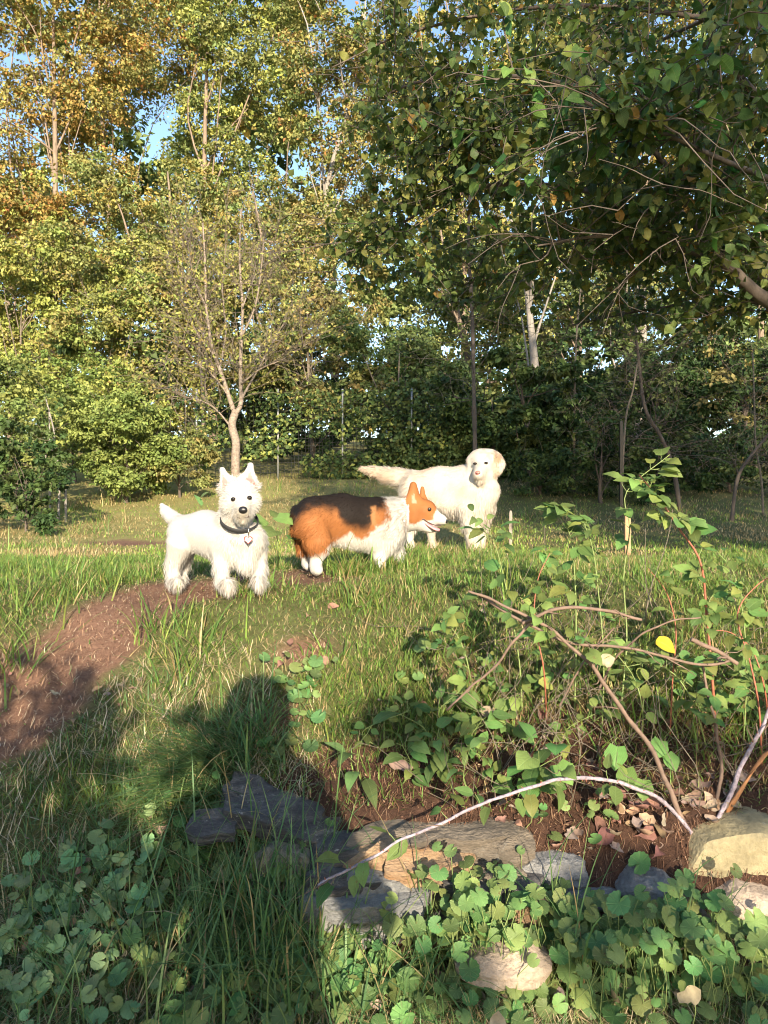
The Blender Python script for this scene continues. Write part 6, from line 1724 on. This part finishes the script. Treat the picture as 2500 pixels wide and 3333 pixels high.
# bark piece, yellow leaf and fallen leaves
V, F = ribbon(spline(PP((2370, 2640, 2.0), (2405, 2580, 2.0), (2450, 2510, 2.02), (2495, 2450, 2.03)), 14), np.interp(np.linspace(0, 1, 14), [0, .2, .7, 1], [.012, .03, .03, .012]), .006, (.7, .2, .6))
link('bark_piece', mesh('bark_piece', V, F), plain_mat('rusty_bark', (0.33, 0.15, 0.06), .8, nscale=25, vary=.4, bump=.5), label='rust-brown slab of bark leaning behind the pale cane at right', cat='bark')
yl = link('yellow_leaf', GOLD[0], label='bright yellow leaf hanging among the brambles', cat='leaf')
set_frame(yl, P(2135, 2085, 1.98), (.7, -.2, -.35), (.1, -.8, .5), .06)

def dry_leaf(seed):
    r = np.random.default_rng(seed)
    V, F, UV = ovate(8, r.uniform(.45, .75), 0, r.uniform(-.5, .3), r.uniform(.2, .9), .06, r.uniform(-.3, .3))
    V = V + (np.stack([vnoise(V, 4, seed + q) for q in range(3)], -1) - .5) * .22
    return V, F, UV
DD = []
for k in range(8):
    tpl = dry_leaf(k); c = [(0.32, 0.22, 0.15), (0.24, 0.15, 0.10), (0.29, 0.23, 0.165), (0.28, 0.23, 0.19)][k % 4]
    m = mesh('dry_leaf', tpl[0], tpl[1], np.tile(c, (len(tpl[0]), 1)), True, tpl[2]); m.materials.append(M_DRY); DD.append(m)
def fallen(spots, label, group, size=(.035, .06), lift=.012):
    for q in spots:
        px, py = q[:2]
        c = G(px, py) if len(q) < 3 else P(*q)
        o = link('fallen_leaf', DD[rp.integers(0, 8)], label=label, cat='leaf', group=group)
        set_frame(o, c + [0, 0, lift], (rp.normal(), rp.normal(), rp.normal() * .2), (rp.normal() * .4, -.4 + rp.normal() * .4, .8), rp.uniform(*size))
rf = np.random.default_rng(17)
fallen([(rf.uniform(1950, 2480), rf.uniform(2560, 2730)) for _ in range(46)], 'dry curled brown leaf in the drift around the bramble roots', 'leaf drift at the bramble roots', (.035, .065))
fallen([(rf.uniform(1560, 2240), rf.uniform(2600, 2800)) for _ in range(40)], 'dry pale leaf on the mulch between capstone and boulder', 'leaves on the mulch', (.03, .05))
fallen([(rf.uniform(1700, 2480), rf.uniform(2330, 2550)) for _ in range(26)], 'dry leaf caught among the stems of the bed', 'leaves among the stems', (.03, .055))
fallen([(rf.uniform(1000, 2480), rf.uniform(3080, 3330)) for _ in range(34)], 'dry leaf lying among the ground ivy at the bottom', 'leaves among the ground ivy', (.03, .05), .03)
fallen([(rf.uniform(20, 560), rf.uniform(2180, 2420)) for _ in range(22)], 'small dry leaf on the earth path', 'leaves on the path', (.02, .035), .006)
fallen([(rf.uniform(20, 900), rf.uniform(2700, 3300)) for _ in range(24)], 'dry leaf in the shaded grass at lower left', 'leaves in the shaded grass', (.025, .045), .03)
fallen([(rf.uniform(900, 1600), rf.uniform(1950, 2350)) for _ in range(16)], 'dry leaf in the sunny bank grass', 'leaves on the bank', (.025, .045), .02)
for px, py, d_, s, lab in ((1560, 2310, 2.15, .06, 'large pale dead leaf near the brown cane end'), (1260, 2470, 2.1, .08, 'pale curled dead leaf above the slate slab'), (2000, 2140, 2.0, .07, 'pale dead leaf hanging left of the yellow leaf'), (2420, 2940, 1.80, .055, 'torn white skeleton leaf below the yellow boulder'), (1620, 3290, 1.5, .06, 'large pale leaf at the bottom centre right'), (2280, 3220, 1.52, .06, 'pale blue-white crumpled leaf at bottom right')):
    o = link('dead_leaf', DD[2], label=lab, cat='leaf'); set_frame(o, P(px, py, d_), (rp.normal(), -.2, -.3), (.2, -.8, .5), s)

# fine dead twigs tangled through the bed
r = np.random.default_rng(321); tw = []
for k in range(260):
    px, py = r.uniform(1450, 2500), r.uniform(2050, 2650)
    g0 = G(px, py); v = np.array([r.normal() * .14, r.normal() * .05 - .03, abs(r.normal()) * .17 + .01])
    tw.append(tube(bend(g0, g0 + v, 7, .06, r), np.linspace(.0016, .0007, 7), 4, False))
link('twig_tangle', mesh('twig_tangle', *join(tw)), M_TWIG, kind='stuff', label='thin dead twigs tangled through the planting bed')
tussock('bed_grass', [(r.uniform(1450, 2500), r.uniform(2120, 2450), 26, .05, .06, .17, .35, None) for _ in range(46)] + [(r.uniform(1000, 1600), r.uniform(2080, 2360), 30, .06, .05, .13, .4, None) for _ in range(36)], 75, 'loose green grass growing through the brambles', GG, .15)
